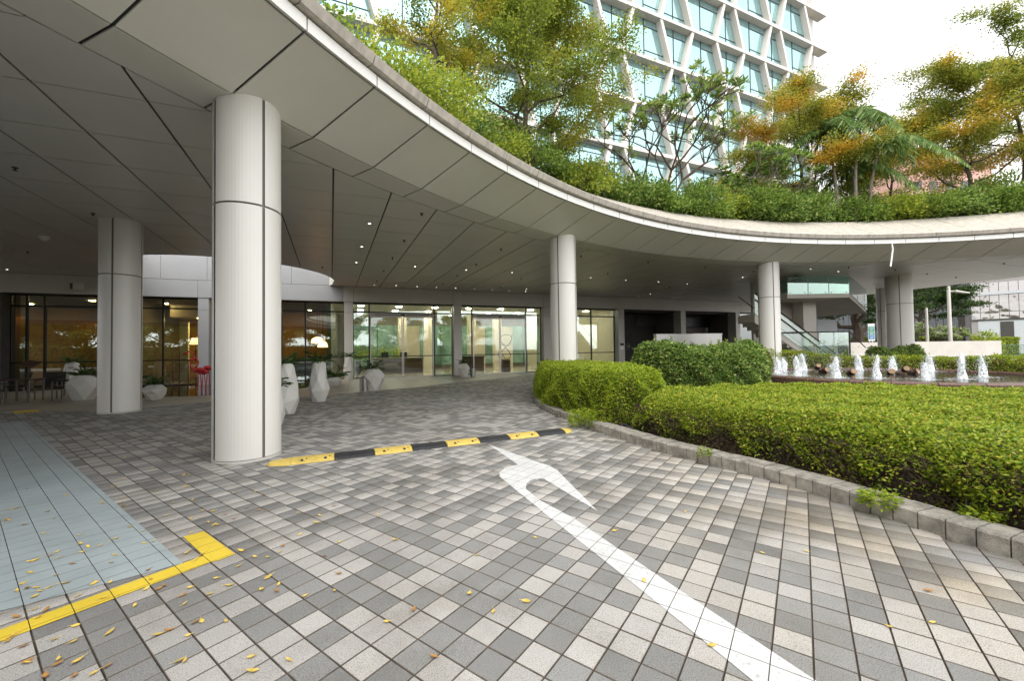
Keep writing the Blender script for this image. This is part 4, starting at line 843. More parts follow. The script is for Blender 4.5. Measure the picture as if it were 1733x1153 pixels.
# ================================================================ ROOF GARDEN
mb = MB(); vs = []; aa = np.linspace(TH0, TH1, 80)
for a in aa:
    for r_, z in ((19.72, 6.76), (20.6, 6.95), (24.0, 6.95), (24.0, 5.7)): vs.append(pol(r_, a, z))
mb.add(vs, [(k*4+i, k*4+i+1, (k+1)*4+i+1, (k+1)*4+i) for k in range(len(aa)-1) for i in range(3)]); struct(mb.build('roof_garden_soil', 'soil'))
ZG = 6.9
def branchy(base, H, spread, seed, n_limb=9, n_sub=6, n_twig=4, trunk_r=.10, up=.55, start=.28, bend=.15):
    rg = np.random.default_rng(seed); mb = MB(); base = np.array(base, float); tw = []
    tp = [base]; 
    for k in range(1, 7): tp.append(base+np.array([rg.normal()*bend*.5*k/6, rg.normal()*bend*.5*k/6, 0])*H*.3+np.array([0, 0, H*.92*k/6]))
    mb.tube(tp, [trunk_r*(1-.85*k/6)+.008 for k in range(7)], 7)
    tpn = np.array(tp)
    for l in range(n_limb):
        f = start+(1-start)*(l+rg.random()*.6)/n_limb*.95; i = f*6; p0 = tpn[int(min(i, 5))]*(1-i % 1)+tpn[min(int(i)+1, 6)]*(i % 1)
        a = l*2.4+rg.normal()*.3; Ln = spread*(1.08-.62*f)*rg.uniform(.8, 1.15); d = np.array([math.cos(a), math.sin(a), up*rg.uniform(.5, 1.2)])
        pts = [p0]; 
        for k in range(1, 6): pts.append(p0+d*Ln*k/5+np.array([0, 0, .10*Ln*(k/5)**2])+rg.normal(size=3)*.05*Ln)
        mb.tube(pts, [trunk_r*.45*(1-.8*k/5)*(1.1-f*.6)+.005 for k in range(6)], 5); P = np.array(pts)
        for s_ in range(n_sub):
            g = .25+.75*(s_+rg.random()*.5)/n_sub; ii = g*5; q0 = P[int(min(ii, 4))]*(1-ii % 1)+P[min(int(ii)+1, 5)]*(ii % 1)
            a2 = a+rg.choice([-1, 1])*rg.uniform(.4, 1.1); L2 = Ln*.45*rg.uniform(.6, 1.2); d2 = np.array([math.cos(a2), math.sin(a2), up*.6*rg.uniform(-.1, 1.2)])
            q1 = q0+d2*L2*.5+rg.normal(size=3)*.04; q2 = q0+d2*L2; mb.tube([q0, q1, q2], [.012, .008, .004], 4, cap=False)
            for t_ in range(n_twig):
                h = (t_+.6)/n_twig; r0 = q0*(1-h)+q2*h; a3 = a2+rg.choice([-1, 1])*rg.uniform(.3, 1.2); L3 = L2*.5*rg.uniform(.5, 1.2)
                r1 = r0+np.array([math.cos(a3), math.sin(a3), rg.normal()*.22])*L3; tw.append((r0, r1))
    return mb, tw
def tree(name, label, base, H, spread, leafm, n_leaf, seed, leaf=(.055, .016), jit=.10, bark='bark', group=None, flat=1.5, **kw):
    t = thing(name, label, 'tree', base, group); mb, tw = branchy(base, H, spread, seed, **kw); mb.build('trunk', bark, t)
    tw = np.array(tw); k = NR.integers(0, len(tw), n_leaf); u_ = NR.random((n_leaf, 1)); P = tw[k, 0]*(1-u_)+tw[k, 1]*u_+NR.normal(size=(n_leaf, 3))*np.array([jit, jit, jit*.55])
    A = (tw[k, 1]-tw[k, 0])*1.2/(np.linalg.norm(tw[k, 1]-tw[k, 0], axis=1, keepdims=True)+1e-6)+NR.normal(size=(n_leaf, 3))*.7; sc = NR.uniform(.6, 1.3, n_leaf)
    quads('crown', leaf_quads(P, A, leaf[0]*sc, leaf[1]*sc, flat), leafm, t, 'stuff'); return t
def at_px(px, Y): q = Dp(px, 590, Y); return (q[0], q[1], ZG)
tree('small_leaved_tree', 'thin golden yellow tree on the roof garden against the tower', at_px(742, 10.9), 6.6, 1.9, 'tree_gold', 20000, 11, (.064, .020), .13, n_limb=13, up=.8, start=.22, bark='bark', trunk_r=.075)
tree('small_leaved_tree', 'dense green tree on the roof garden beside the golden tree', at_px(893, 12.8), 7.2, 2.75, 'tree_leaf', 95000, 12, (.075, .025), .19, n_limb=18, n_sub=8, up=.85, start=.08, trunk_r=.10)
tree('small_leaved_tree', 'olive and yellow tree beside the palms on the roof garden', at_px(1362, 19.6), 7.0, 3.3, 'tree_mixed', 85000, 18, (.09, .028), .27, n_limb=13, n_sub=7, up=.6, start=.2)
tree('small_leaved_tree', 'spreading tree with orange leaves beyond the palms on the roof garden', at_px(1650, 19.0), 7.6, 3.9, 'tree_mixed', 85000, 14, (.09, .028), .27, n_limb=14, n_sub=8, up=.55, start=.16)
tree('small_leaved_tree', 'tall olive green tree rising above the orange leaved tree', at_px(1745, 18.8), 10.2, 4.2, 'tree_leaf', 56000, 15, (.10, .030), .19, n_limb=14, n_sub=7, up=.5, start=.35)
tree('small_leaved_tree', 'sparse olive tree behind the palm fronds on the roof garden', at_px(1520, 23.5), 7.0, 2.6, 'tree_mixed', 14000, 17, (.09, .025), .17, n_limb=11, n_sub=6, up=.6, start=.3)
# frangipani: stubby forking limbs with leaf rosettes
def frangipani(label, base, H, seed, nl=5, leafm='frangipani_leaf', depth=4, spread=.62, per=11, L=(.26, .045), bark='bark_pale', flower=None, rot=True):
    t = thing('frangipani_tree', label, 'tree', base); rg = np.random.default_rng(seed); mb = MB(); tips = []
    def rec(p, d, l, r_, n):
        q = p+d*l*.5+rg.normal(size=3)*.03*l; e = p+d*l; mb.tube([p, q, e], [r_, r_*.85, r_*.72], 6)
        if n == 0: tips.append((e, d)); return
        for k in range(2 if rg.random() < .6 else 3):
            a = rg.uniform(0, 6.28); s_ = np.array([math.cos(a), math.sin(a), 0])*spread; rec(e, unit(d+s_+np.array([0, 0, .12])), l*rg.uniform(.62, .85), r_*.7, n-1)
    for k in range(nl):
        a = k*2.4; rec(np.array(base, float), unit(np.array([math.cos(a)*.6, math.sin(a)*.6, 1])), H*.30*rg.uniform(.8, 1.15), .045*H/4, depth)
    mb.build('trunk', bark, t); P = []; A = []
    for e, d in tips:
        for k in range(per):
            a = 2*math.pi*k/per+rg.normal()*.2; v = np.array([math.cos(a), math.sin(a), rg.uniform(-.25, .7)]); P.append(e+rg.normal(size=3)*.02); A.append(v+d*.3)
    n = len(P); sc = NR.uniform(.7, 1.2, n); quads('crown', leaf_quads(P, A, L[0]*sc, L[1]*sc, 2.), leafm, t, 'stuff')
    if flower:
        nf = len(tips)*26; k = NR.integers(0, len(tips), nf); E_ = np.array([e for e, d in tips])[k]+NR.normal(size=(nf, 3))*.12+np.array([0, 0, .10]); quads('blossoms', leaf_quads(E_, NR.normal(size=(nf, 3)), .12, .045, 2.), flower, t, 'stuff')
    return t
frangipani('open branched frangipani with leaf rosettes in front of the tower', at_px(1125, 16.4), 5.3, 21, 5, spread=.85, per=12, L=(.24, .042), bark='bark')
frangipani('leafy low frangipani crown beside the yellow olive tree', at_px(1300, 17.9), 3.6, 22, 6, depth=4, spread=.75, per=14, L=(.24, .05), leafm='bush_leaf')
# palms
def palm(label, base, H, seed, nf=11, lean=(0, 0)):
    t = thing('palm_tree', label, 'palm tree', base, 'palms on the roof garden'); rg = np.random.default_rng(seed); b = np.array(base, float); top = b+np.array([lean[0], lean[1], H])
    MB().tube([b, (b+top)/2+np.array([lean[0]*-.15, 0, 0]), top], [.075, .055, .05], 8).build('trunk', 'bark_pale', t); mb = MB(); P = []; A = []; Ls = []
    for k in range(nf):
        a = k*2.399+rg.normal()*.2; el = rg.uniform(.35, 1.45); L = rg.uniform(1.6, 2.4); h = np.array([math.cos(a), math.sin(a), 0]); pts = []
        for i in range(13):
            u_ = i/12; pts.append(top+h*L*(u_*math.cos(el)*(1+.3*u_))+np.array([0, 0, L*(u_*math.sin(el)-1.30*u_**2.2)]))
        mb.tube(pts, [.02*(1-.8*i/12)+.003 for i in range(13)], 4); pts = np.array(pts); side = np.cross(h, [0, 0, 1.])
        for i in range(46):
            u_ = .12+.88*i/46; ii = u_*12; q = pts[int(min(ii, 11))]*(1-ii % 1)+pts[min(int(ii)+1, 12)]*(ii % 1); d = unit(pts[min(int(ii)+1, 12)]-pts[int(min(ii, 11))])
            for sg in (-1, 1): P.append(q); A.append(side*sg*.9+d*.55+np.array([0, 0, -.75+rg.normal()*.12])); Ls.append(.62*math.sin(math.pi*min(.98, .12+.8*u_))+.08)
    mb.build('frond_ribs', 'palm_leaf', t); quads('fronds', leaf_quads(P, A, np.array(Ls), .027, 1.2), 'palm_leaf', t, 'stuff')
for k, (px, Y, H, ln, lab) in enumerate(((1428, 17.9, 4.2, (-.4, 0), 'leaning palm with drooping fronds beside the olive tree'), (1455, 17.5, 4.6, (.35, .1), 'tallest palm with arching fronds on the roof garden'), (1476, 17.6, 3.4, (.6, .0), 'short palm with fronds spreading toward the orange tree'), (1460, 18.3, 2.8, (.1, .4), 'low palm clump half hidden behind the other palms'))): palm(lab, at_px(px, Y), H, 31+k, 11 if k < 3 else 8, ln)
# shrubs spilling over the coping
def shrub(label, c, r_, h, leafm, n, L, name='roof_shrub', group='roof garden shrubs', droop=0.):
    t = thing(name, label, 'shrub', c, group); mb = MB()
    for k in range(9): a = NR.uniform(0, 6.28); e = np.array(c)+np.array([math.cos(a)*r_*.6, math.sin(a)*r_*.6, h*NR.uniform(.5, .9)]); mb.tube([c, (np.array(c)+e)/2+NR.normal(size=3)*.06, e], [.018, .012, .005], 4, cap=False)
    mb.build('stems', 'bark', t); ncl = 26; a = NR.uniform(0, 6.28, ncl); rr = r_*np.sqrt(NR.random(ncl))*.9; zc = h*(.18+.74*NR.random(ncl))*(1.05-.45*(rr/r_)**2)
    C_ = np.stack([c[0]+rr*np.cos(a), c[1]+rr*np.sin(a), c[2]+zc], 1); k = NR.integers(0, ncl, n); P = C_[k]+NR.normal(size=(n, 3))*np.array([.20, .20, .13])*r_; P[:, 2] = np.maximum(P[:, 2], c[2]-.35)
    A = (P-np.array([c[0], c[1], c[2]+h*.3]))*.9+NR.normal(size=(n, 3))*.45; A[:, 2] -= droop; sc = NR.uniform(.6, 1.3, n); quads('leaves', leaf_quads(P, A, L[0]*sc, L[1]*sc, .8), leafm, t, 'stuff')
LAB = {'shrub_leaf': 'dense mid green shrub over the stone coping', 'fern_leaf': 'feathery yellow green shrub over the stone coping', 'bush_leaf': 'dark glossy green shrub over the stone coping'}
a = 166.; k = 0
a = 153.
while a > 62:
    near_ = 'below the golden tree' if a > 143 else 'below the dense green tree' if a > 131 else 'before the tower' if a > 117 else 'in front of the open frangipani' if a > 105 else 'in front of the olive tree' if a > 93 else 'in front of the palms' if a > 84 else 'in front of the orange leaved tree'
    m_ = ('shrub_leaf', 'shrub_leaf', 'fern_leaf', 'shrub_leaf', 'bush_leaf', 'shrub_leaf')[k % 6]; m_ = 'fern_leaf' if 143 < a < 151 or 135 < a < 138 else m_
    q = pol(20.0+NR.uniform(-.15, .5), a, 6.78); far_ = math.hypot(q[0], q[1])
    shrub(LAB[m_]+' '+near_, q, NR.uniform(.85, 1.15), (NR.uniform(1.05, 1.7) if m_ != 'fern_leaf' else 1.25)*(.62 if a > 148 else 1.), m_, 5200 if far_ < 14 else 4600, (.08, .025) if far_ < 14 else (.105, .033))
    if k % 2 == 0 and a < 147: q2 = pol(21.6+NR.uniform(-.2, .4), a+1.6, 6.85); shrub('taller green shrub in the second row '+near_, q2, 1.15, NR.uniform(1.8, 2.5), 'shrub_leaf', 4600, (.105, .033))
    a -= 3.6*(1.0 if far_ > 10 else .9); k += 1

# ================================================================ REFLECTING POOL, SCULPTURES
pool = [F(8.5+4.5*math.cos(a), -1.5+4.5*math.sin(a)) for a in np.linspace(math.pi*.98, 2*math.pi+.08, 40)]
pool = [q for q in pool if (np.array(q)-FP0)@FN < .2]+[F(13.0, -.05), F(13.0, .4), F(4.0, .4), F(4.0, -.05)]
struct(MB().prism(pool, -.04, .0105).build('reflecting_pool', 'pool'))
def flamingo(label, px, pyb, Y, h, flip, seed):
    q = Dp(px, pyb, Y); b = np.array([q[0], q[1], .0]); rg = np.random.default_rng(seed); t = thing('bird_sculpture', label, 'sculpture', (b[0], b[1], 0)); f = FU*flip; f3 = np.array([f[0], f[1], 0])
    bz = h*.52; body = b+np.array([0, 0, bz])
    for o_ in (-.04, .05):
        k = b+f3*o_+np.array([0, 0, bz*.5]); MB().tube([b+f3*o_*1.4, k, body+f3*o_*.5], [.012, .018, .013], 6).build('leg', 'red_paint', t)
    pr = []; N = 9
    MB().tube([body+f3*(-.20+.40*i/8)+np.array([0, 0, .05*math.sin(i*.4)-.04*(i/8)]) for i in range(9)], [.012, .05, .085, .105, .11, .10, .08, .05, .03], 10).build('body', 'red_paint', t, smooth=True)
    nk = [body+f3*.18+np.array([0, 0, .0]), body+f3*.30+np.array([0, 0, .14*h]), body+f3*.20+np.array([0, 0, .28*h]), body+f3*.22+np.array([0, 0, .40*h]), body+f3*.34+np.array([0, 0, .46*h]), body+f3*.44+np.array([0, 0, .42*h])]
    nk = smooth_curve(nk, 5); MB().tube(nk, [.032-.012*i/len(nk) for i in range(len(nk))], 8).build('neck', 'red_paint', t, smooth=True)
    e = nk[-1]; MB().tube([e-f3*.05+np.array([0, 0, .02]), e, e+f3*.07-np.array([0, 0, .03]), e+f3*.11-np.array([0, 0, .11])], [.022, .04, .028, .006], 8).build('head', 'red_paint', t, smooth=True)
flamingo('red metal flamingo with raised neck at the edge of the dark pool', 338, 664, 15.6, 1.62, -1, 1)
flamingo('red metal flamingo with bent neck against the white pilaster', 352, 660, 16.3, 1.72, 1, 2)
flamingo('slender red metal flamingo standing between the other two birds', 345, 662, 16.9, 1.35, -1, 3)
for k, (px, h) in enumerate(((291, 1.7), (303, 1.95), (318, 1.5))):
    q = Dp(px, 668, 15.6); t = MB().tube([(q[0], q[1], 0), (q[0]+.02, q[1], h*.5), (q[0], q[1], h)], [.022, .016, .004], 6).build('reed_sculpture', 'wood_dark'); tag(t, 'thin dark metal reed standing in the reflecting pool', 'sculpture', 'metal reeds in the pool')

# ================================================================ FACETED PLANTERS, BINS
def planter(label, base, wd, h, seed, style='tall', plant=.4, rz=0., pn=46, leafL=.42, leafm='plant_leaf'):
    t = thing('faceted_planter', label, 'planter', (base[0], base[1], 0.0)); rg = np.random.default_rng(seed); r_ = wd/2
    lv = {'tall': [(0, .62), (.28, .98), (.62, .80), (1., .58)], 'wide': [(0, .66), (.52, 1.0), (.80, .92), (1., .60)], 'urn': [(0, .60), (.40, .92), (.74, 1.05), (1., .60)], 'lean': [(0, .5), (.45, .9), (1., 1.05)]}[style]
    n = 6; vs = []
    for i, (f_, k) in enumerate(lv):
        off = .5*(i % 2); tilt = .10*h*(1 if i == len(lv)-1 else .25)
        for j in range(n):
            a = 2*math.pi*(j+off)/n+rz; rr = r_*k*rg.uniform(.93, 1.07); zz = h*f_+(tilt*math.cos(a+1.)*.5 if 0 < i else 0)+(h*rg.uniform(-.06, .06) if 0 < i < len(lv)-1 else 0)
            sh = (.25*wd*f_ if style == 'lean' else 0); vs.append((base[0]+rr*math.cos(a)+sh, base[1]+rr*math.sin(a), .004+zz))
    fs = [tuple(range(n-1, -1, -1))]
    for i in range(len(lv)-1):
        for j in range(n):
            a0, a1, b0, b1 = i*n+j, i*n+(j+1) % n, (i+1)*n+j, (i+1)*n+(j+1) % n
            if i % 2 == 0: fs += [(a0, a1, b0), (a1, b1, b0)]
            else: fs += [(a0, a1, b1), (a0, b1, b0)]
    MB().add(vs, fs).build('pot', 'planter', t); top = np.array(vs[-n:]); c = top.mean(0)
    MB().add([tuple(c-np.array([0, 0, .03]))]+[tuple(q*.94+c*.06-np.array([0, 0, .03])) for q in top], [(0, j+1, (j+1) % n+1) for j in range(n)]).build('soil', 'soil', t)
    P = []; A = []; Ls = []
    for k in range(pn):      # arching strap leaves, three pieces each
        a = rg.uniform(0, 6.28); el = rg.uniform(.35, 1.35); L = leafL*rg.uniform(.6, 1.15); p0 = c+np.array([rg.normal()*.05, rg.normal()*.05, -.02]); d = np.array([math.cos(a)*math.cos(el), math.sin(a)*math.cos(el), math.sin(el)])
        for s_ in range(3): P.append(p0); A.append(d); Ls.append(L*.46); p0 = p0+unit(d)*L*.34; d = d+np.array([math.cos(a)*.22, math.sin(a)*.22, -.38])
    Ls = np.array(Ls); quads('plant', leaf_quads(P, A, Ls, Ls*.13, .9), leafm, t, 'stuff')
pl = lambda px, py: G(px, py)[:2]
planter('tall narrow white faceted planter against the dark cafe window', pl(122, 669), .62, 1.20, 41, 'tall', leafL=.45)
planter('wide white faceted planter in front of the tall planter by the cafe chairs', pl(141, 677.5), .84, .80, 42, 'wide', leafL=.55, rz=.4)
planter('low slanted white faceted planter beside the reflecting pool', pl(262, 677), .64, .48, 43, 'urn', leafL=.55, rz=2.)
planter('big tall white faceted planter right behind the front round column', pl(484, 701), .66, 1.18, 44, 'tall', leafL=.45, rz=.3)
planter('tall white faceted planter between the pool and the round column', pl(540, 680), .60, 1.16, 45, 'tall', leafL=.50, rz=.8)
planter('tiny low white faceted planter near the end of the pool', pl(566, 653), .66, .36, 46, 'wide', leafL=.65, pn=60, rz=.2)
planter('tall slim white faceted planter against the beige pillar', pl(590, 645), .56, 1.18, 47, 'tall', leafL=.45, rz=.5)
planter('rounded white faceted planter beside the steel bin by the first doors', pl(632, 661), .78, .80, 48, 'urn', leafL=.50, rz=.1)
planter('small white faceted planter at the pillar between the two doors', pl(785, 639), .62, .74, 49, 'urn', leafL=.40, rz=.9)
planter('white faceted planter mostly hidden by the front round column', pl(464, 720), .46, .80, 50, 'tall', leafL=.35, rz=.2)
for px, py, r_, h, lab in ((616.5, 662, .17, .54, 'round brushed steel bin beside the rounded planter'), (800, 638, .155, .52, 'round brushed steel bin at the pillar between the doors')):
    q = pl(px, py); t = thing('litter_bin', lab, 'bin', (q[0], q[1], 0)); MB().lathe((q[0], q[1], 0), [(r_, .006), (r_, h-.03)], 24).build('body', 'steel', t, smooth=True); MB().lathe((q[0], q[1], 0), [(r_+.004, h-.03), (r_+.004, h), (r_-.03, h), (r_-.04, h-.06), (.005, h-.06)], 24).build('lid', 'black_metal', t)

# ================================================================ CAFE FURNITURE
def chair(base, rz, label):
    t = thing('cafe_chair', label, 'chair', (base[0], base[1], .006), 'cafe chairs on the apron'); co, si = math.cos(rz), math.sin(rz)
    def W(x, y, z): return (base[0]+x*co-y*si, base[1]+x*si+y*co, z)
    def bx(nm, x, y, z, sx, sy, sz, m_): MB().box(W(x, y, z), (sx, sy, sz), rz, bev=.008).build(nm, m_, t)
    bx('seat', 0, 0, .44, .54, .52, .07, 'wicker'); 
    MB().hexa([W(-.27, .24, .47), W(.27, .24, .47), W(.27, .29, .47), W(-.27, .29, .47)], [W(-.27, .33, .92), W(.27, .33, .92), W(.27, .37, .92), W(-.27, .37, .92)]).build('backrest', 'wicker', t)
    for sx in (-1, 1):
        for sy in (-1, 1): bx('leg', sx*.27, sy*.24, .325 if sy < 0 else .21, .035, .035, .64 if sy < 0 else .41, 'chrome')
        bx('armrest', sx*.275, 0, .66, .05, .56, .035, 'wicker')
def table(base, label, s_=.75, h=.74):
    t = thing('cafe_table', label, 'table', (base[0], base[1], .006)); MB().box((base[0], base[1], h), (s_, s_, .035), FRZ, bev=.006).build('tabletop', 'wood_dark', t)
    for sx in (-1, 1):
        for sy in (-1, 1): q = np.array(base)+FU*sx*(s_/2-.05)+FN*sy*(s_/2-.05); MB().box((q[0], q[1], .006+h/2-.01), (.045, .045, h-.03), FRZ).build('leg', 'chrome', t)
q = np.array(pl(38, 681)); table(q, 'square dark cafe table between the wicker chairs'); 
chair(q+np.array([-1.0, -.35]), FRZ+1.4, 'dark wicker armchair at the left side of the first cafe table'); chair(q+np.array([.15, -1.0]), FRZ+3.3, 'dark wicker armchair with its back to the driveway'); chair(q+np.array([.95, .45]), FRZ-1.5, 'dark wicker armchair facing the table from the planter side'); chair(q+np.array([-.2, .95]), FRZ+.1, 'dark wicker armchair tucked between table and cafe window')
q2 = q+np.array([-2.5, .6]); table(q2, 'square dark cafe table farther along the cafe window'); chair(q2+np.array([.9, .5]), FRZ-1.2, 'dark wicker armchair turned toward the farther cafe table'); chair(q2+np.array([.1, -1.0]), FRZ+3.0, 'dark wicker armchair pulled up to the farther cafe table')
q = G(50, 664)[:2]; t = thing('menu_stand', 'dark slanted menu stand at the cafe entrance', 'menu stand', (q[0], q[1], 0)); MB().tube([(q[0], q[1], .006), (q[0], q[1], 1.15)], .025, 8).build('post', 'black_metal', t); MB().lathe((q[0], q[1], .006), [(.2, 0), (.2, .02), (.03, .03)], 16).build('base', 'black_metal', t)
MB().hexa([(q[0]-.3, q[1]-.14, 1.12), (q[0]+.3, q[1]-.14, 1.02), (q[0]+.3, q[1]+.2, 1.22), (q[0]-.3, q[1]+.2, 1.32)], [(q[0]-.3, q[1]-.15, 1.15), (q[0]+.3, q[1]-.15, 1.05), (q[0]+.3, q[1]+.19, 1.25), (q[0]-.3, q[1]+.19, 1.35)]).build('board', 'wood_dark', t)
# ================================================================ STEEL SIGN WALL, BICYCLE
a, b = Dp(1111, 575, 20.5), Dp(1222, 575, 20.9); zt = Dp(1111, 566.5, 20.5)[2]
t = thing('steel_sign_wall', 'brushed steel slab standing behind the glossy bush', 'sign wall', (*(a+b)[:2]/2, 0)); d = unit((b-a)[:2]); nr = np.array([-d[1], d[0]])
MB().prism([tuple(a[:2]), tuple(b[:2]), tuple(b[:2]+nr*.3), tuple(a[:2]+nr*.3)], -.02, zt).build('slab', 'steel', t); MB().prism([tuple(a[:2]-nr*.02-d*.02), tuple(b[:2]-nr*.02+d*.02), tuple(b[:2]+nr*.32+d*.02), tuple(a[:2]+nr*.32-d*.02)], zt, zt+.03).build('cap', 'chrome', t)
bz = thing('bicycle', 'black bicycle hung on the dark alcove wall beside the pillar', 'bicycle', (*F(33.0, 2.35), 1.4))
def wheel(s_, z, r_=.34):
    pts = [F(s_+r_*math.cos(u_), 2.35, z+r_*math.sin(u_)) for u_ in np.linspace(0, 6.283, 29)]; w_ = MB().tube(pts, .022, 6, cap=False).build('wheel', 'rubber_black', bz)
    MB().tube([F(s_, 2.31, z), F(s_, 2.39, z)], .03, 8).build('hub', 'chrome', w_)
    for k in range(9): u_ = k*2*math.pi/9; MB().tube([F(s_, 2.35, z), F(s_+r_*math.cos(u_), 2.35, z+r_*math.sin(u_))], .004, 3).build('spoke', 'chrome', w_)
W0, W1 = 32.45, 33.48; wheel(W0, 1.62); wheel(W1, 1.62)
for nm, pts, r_ in (('frame_tube', [(W0, 1.62), (W0+.42, 1.60)], .016), ('frame_tube', [(W0, 1.62), (W0+.35, 2.08)], .013), ('frame_tube', [(W0+.42, 1.60), (W0+.33, 2.18)], .018), ('frame_tube', [(W0+.35, 2.10), (W1-.16, 2.14)], .018), ('frame_tube', [(W0+.42, 1.60), (W1-.15, 2.08)], .02), ('fork', [(W1, 1.62), (W1-.17, 2.22)], .014)):
    MB().tube([F(x, 2.35, z) for x, z in pts], r_, 7).build(nm, 'black_metal', bz)
MB().box(F(W0+.32, 2.35, 2.20), (.26, .12, .05), FRZ, bev=.01).build('saddle', 'rubber_black', bz); MB().tube([F(W1-.2, 2.1, 2.26), F(W1-.18, 2.35, 2.25), F(W1-.2, 2.6, 2.26)], .014, 6).build('handlebar', 'black_metal', bz)

# ================================================================ STAIRCASE ON THE RIGHT
st = thing('staircase', 'concrete staircase with green glass balustrades rising to the roof garden', 'staircase', (15.5, 20.5, 0))
YL = 20.0
A_, B_ = Dp(1332, 494, YL), Dp(1437, 493, YL); zt = (A_[2]+B_[2])/2; zb = zt-.32
C_ = Dp(1466, 526, 22.6)
def P3(x, y, z): return (x, y, z)
MB().hexa([P3(A_[0], YL, zb), P3(B_[0], YL, zb), P3(B_[0], YL+2.2, zb), P3(A_[0], YL+2.2, zb)], [P3(A_[0], YL, zt), P3(B_[0], YL, zt), P3(B_[0], YL+2.2, zt), P3(A_[0], YL+2.2, zt)]).build('landing', 'concrete', st)
fx = C_[0]; fz = C_[2]
E_, A2_ = Dp(1384, 537, 24.2), Dp(1357, 511, 22.3)
lowq = [np.array([B_[0]+.003, YL, zb]), C_-[0, 0, .12], E_, A2_]; MB().hexa([tuple(q) for q in lowq], [tuple(q+[0, 0, h]) for q, h in zip(lowq, (zt-zb-.01, .34, .34, .30))]).build('flight', 'concrete', st)
for k in range(3):
    x0 = A_[0]+(B_[0]-A_[0])*k/3+.02; x1 = A_[0]+(B_[0]-A_[0])*(k+1)/3-.02
    MB().prism([(x0, YL-.03), (x1, YL-.03), (x1, YL-.012), (x0, YL-.012)], zt-.12, ZC-.10).build('glass_panel', 'glass_green', st)
    for xx in (x0+.12, x1-.12): MB().tube([(xx, YL-.05, zt-.05), (xx, YL+.01, zt-.05)], .03, 8).build('glass_fixing', 'chrome', st)
MB().hexa([(B_[0]+.02, YL-.03, zt-.12), (C_[0]+.03, C_[1]-.03, C_[2]+.02), (C_[0]+.03, C_[1]-.01, C_[2]+.02), (B_[0]+.02, YL-.01, zt-.12)], [(B_[0]+.02, YL-.03, ZC-.10), (C_[0]+.03, C_[1]-.03, C_[2]+1.15), (C_[0]+.03, C_[1]-.01, C_[2]+1.15), (B_[0]+.02, YL-.01, ZC-.10)]).build('glass_panel', 'glass_green', st)
a, b = Dp(1360, 550, 21.4), Dp(1382, 550, 21.4); MB().prism([(a[0], 21.4), (b[0], 21.4), (b[0], 22.2), (a[0], 22.2)], 0, zb-.002).build('support_pier', 'concrete', st)
a, b = Dp(1290, 540, 22.3), Dp(1362, 540, 22.3); MB().prism([(a[0]-.5, 22.3), (b[0], 22.3), (b[0], 22.5), (a[0]-.5, 22.5)], 0, ZC-.01).build('back_wall', 'concrete', st)
a, b = Dp(1383, 560, 25.5), Dp(1417, 560, 25.5); MB().prism([(a[0], 25.5), (b[0], 25.5), (b[0], 26.3), (a[0], 26.3)], 0, 3.1).build('side_wall', 'far_white', st)
x0, x1 = Dp(1392, 590, 20.6)[0], Dp(1262, 540, 20.6)[0]; nst = 17; zs = 3.1
for k in range(nst):
    xa = x0+(x1-x0)*k/nst; xb = x0+(x1-x0)*(k+1)/nst; z1 = zs*(k+1)/nst; MB().prism([(xb, 19.9), (xa, 19.9), (xa, 21.3), (xb, 21.3)], max(0, z1-.42), z1).build('step', 'concrete', st)
MB().hexa([(x0, 19.84, -.02), (x1, 19.84, zs-.45), (x1, 19.89, zs-.45), (x0, 19.89, -.02)], [(x0, 19.84, .28), (x1, 19.84, zs+.1), (x1, 19.89, zs+.1), (x0, 19.89, .28)]).build('stringer', 'concrete', st)
MB().hexa([(x0, 19.80, .1), (x1, 19.80, zs), (x1, 19.812, zs), (x0, 19.812, .1)], [(x0, 19.80, 1.12), (x1, 19.80, zs+1.0), (x1, 19.812, zs+1.0), (x0, 19.812, 1.12)]).build('glass_panel', 'glass_clear', st)
for y_, dz in ((19.76, 1.02), (21.2, 1.02), (19.76, .7)): MB().tube([(x0+.3, y_, dz-.25), (x0, y_, dz+.05), (x1, y_, zs+dz)], .024, 8).build('handrail', 'black_metal', st)
xa, xb = Dp(1386, 575, 19.2)[0], Dp(1438, 575, 19.2)[0]; zr = Dp(1400, 562, 19.2)[2]
for k in range(2): u0 = xa+(xb-xa)*k/2+.015; u1 = xa+(xb-xa)*(k+1)/2-.015; MB().prism([(u0, 19.2), (u1, 19.2), (u1, 19.214), (u0, 19.214)], .0, zr-.03).build('glass_panel', 'glass_clear', st)
MB().tube([(Dp(1322, 562, 19.2)[0], 19.2, zr), (xb, 19.2, zr)], .025, 8).build('handrail', 'black_metal', st); MB().tube([(xb, 19.2, 0), (xb, 19.2, zr+.05)], .03, 8).build('baluster_post', 'black_metal', st); MB().tube([(xb, 19.2, zr), (Dp(1465, 588, 18.9)[0], 18.9, 1.35)], .022, 8).build('handrail', 'black_metal', st)

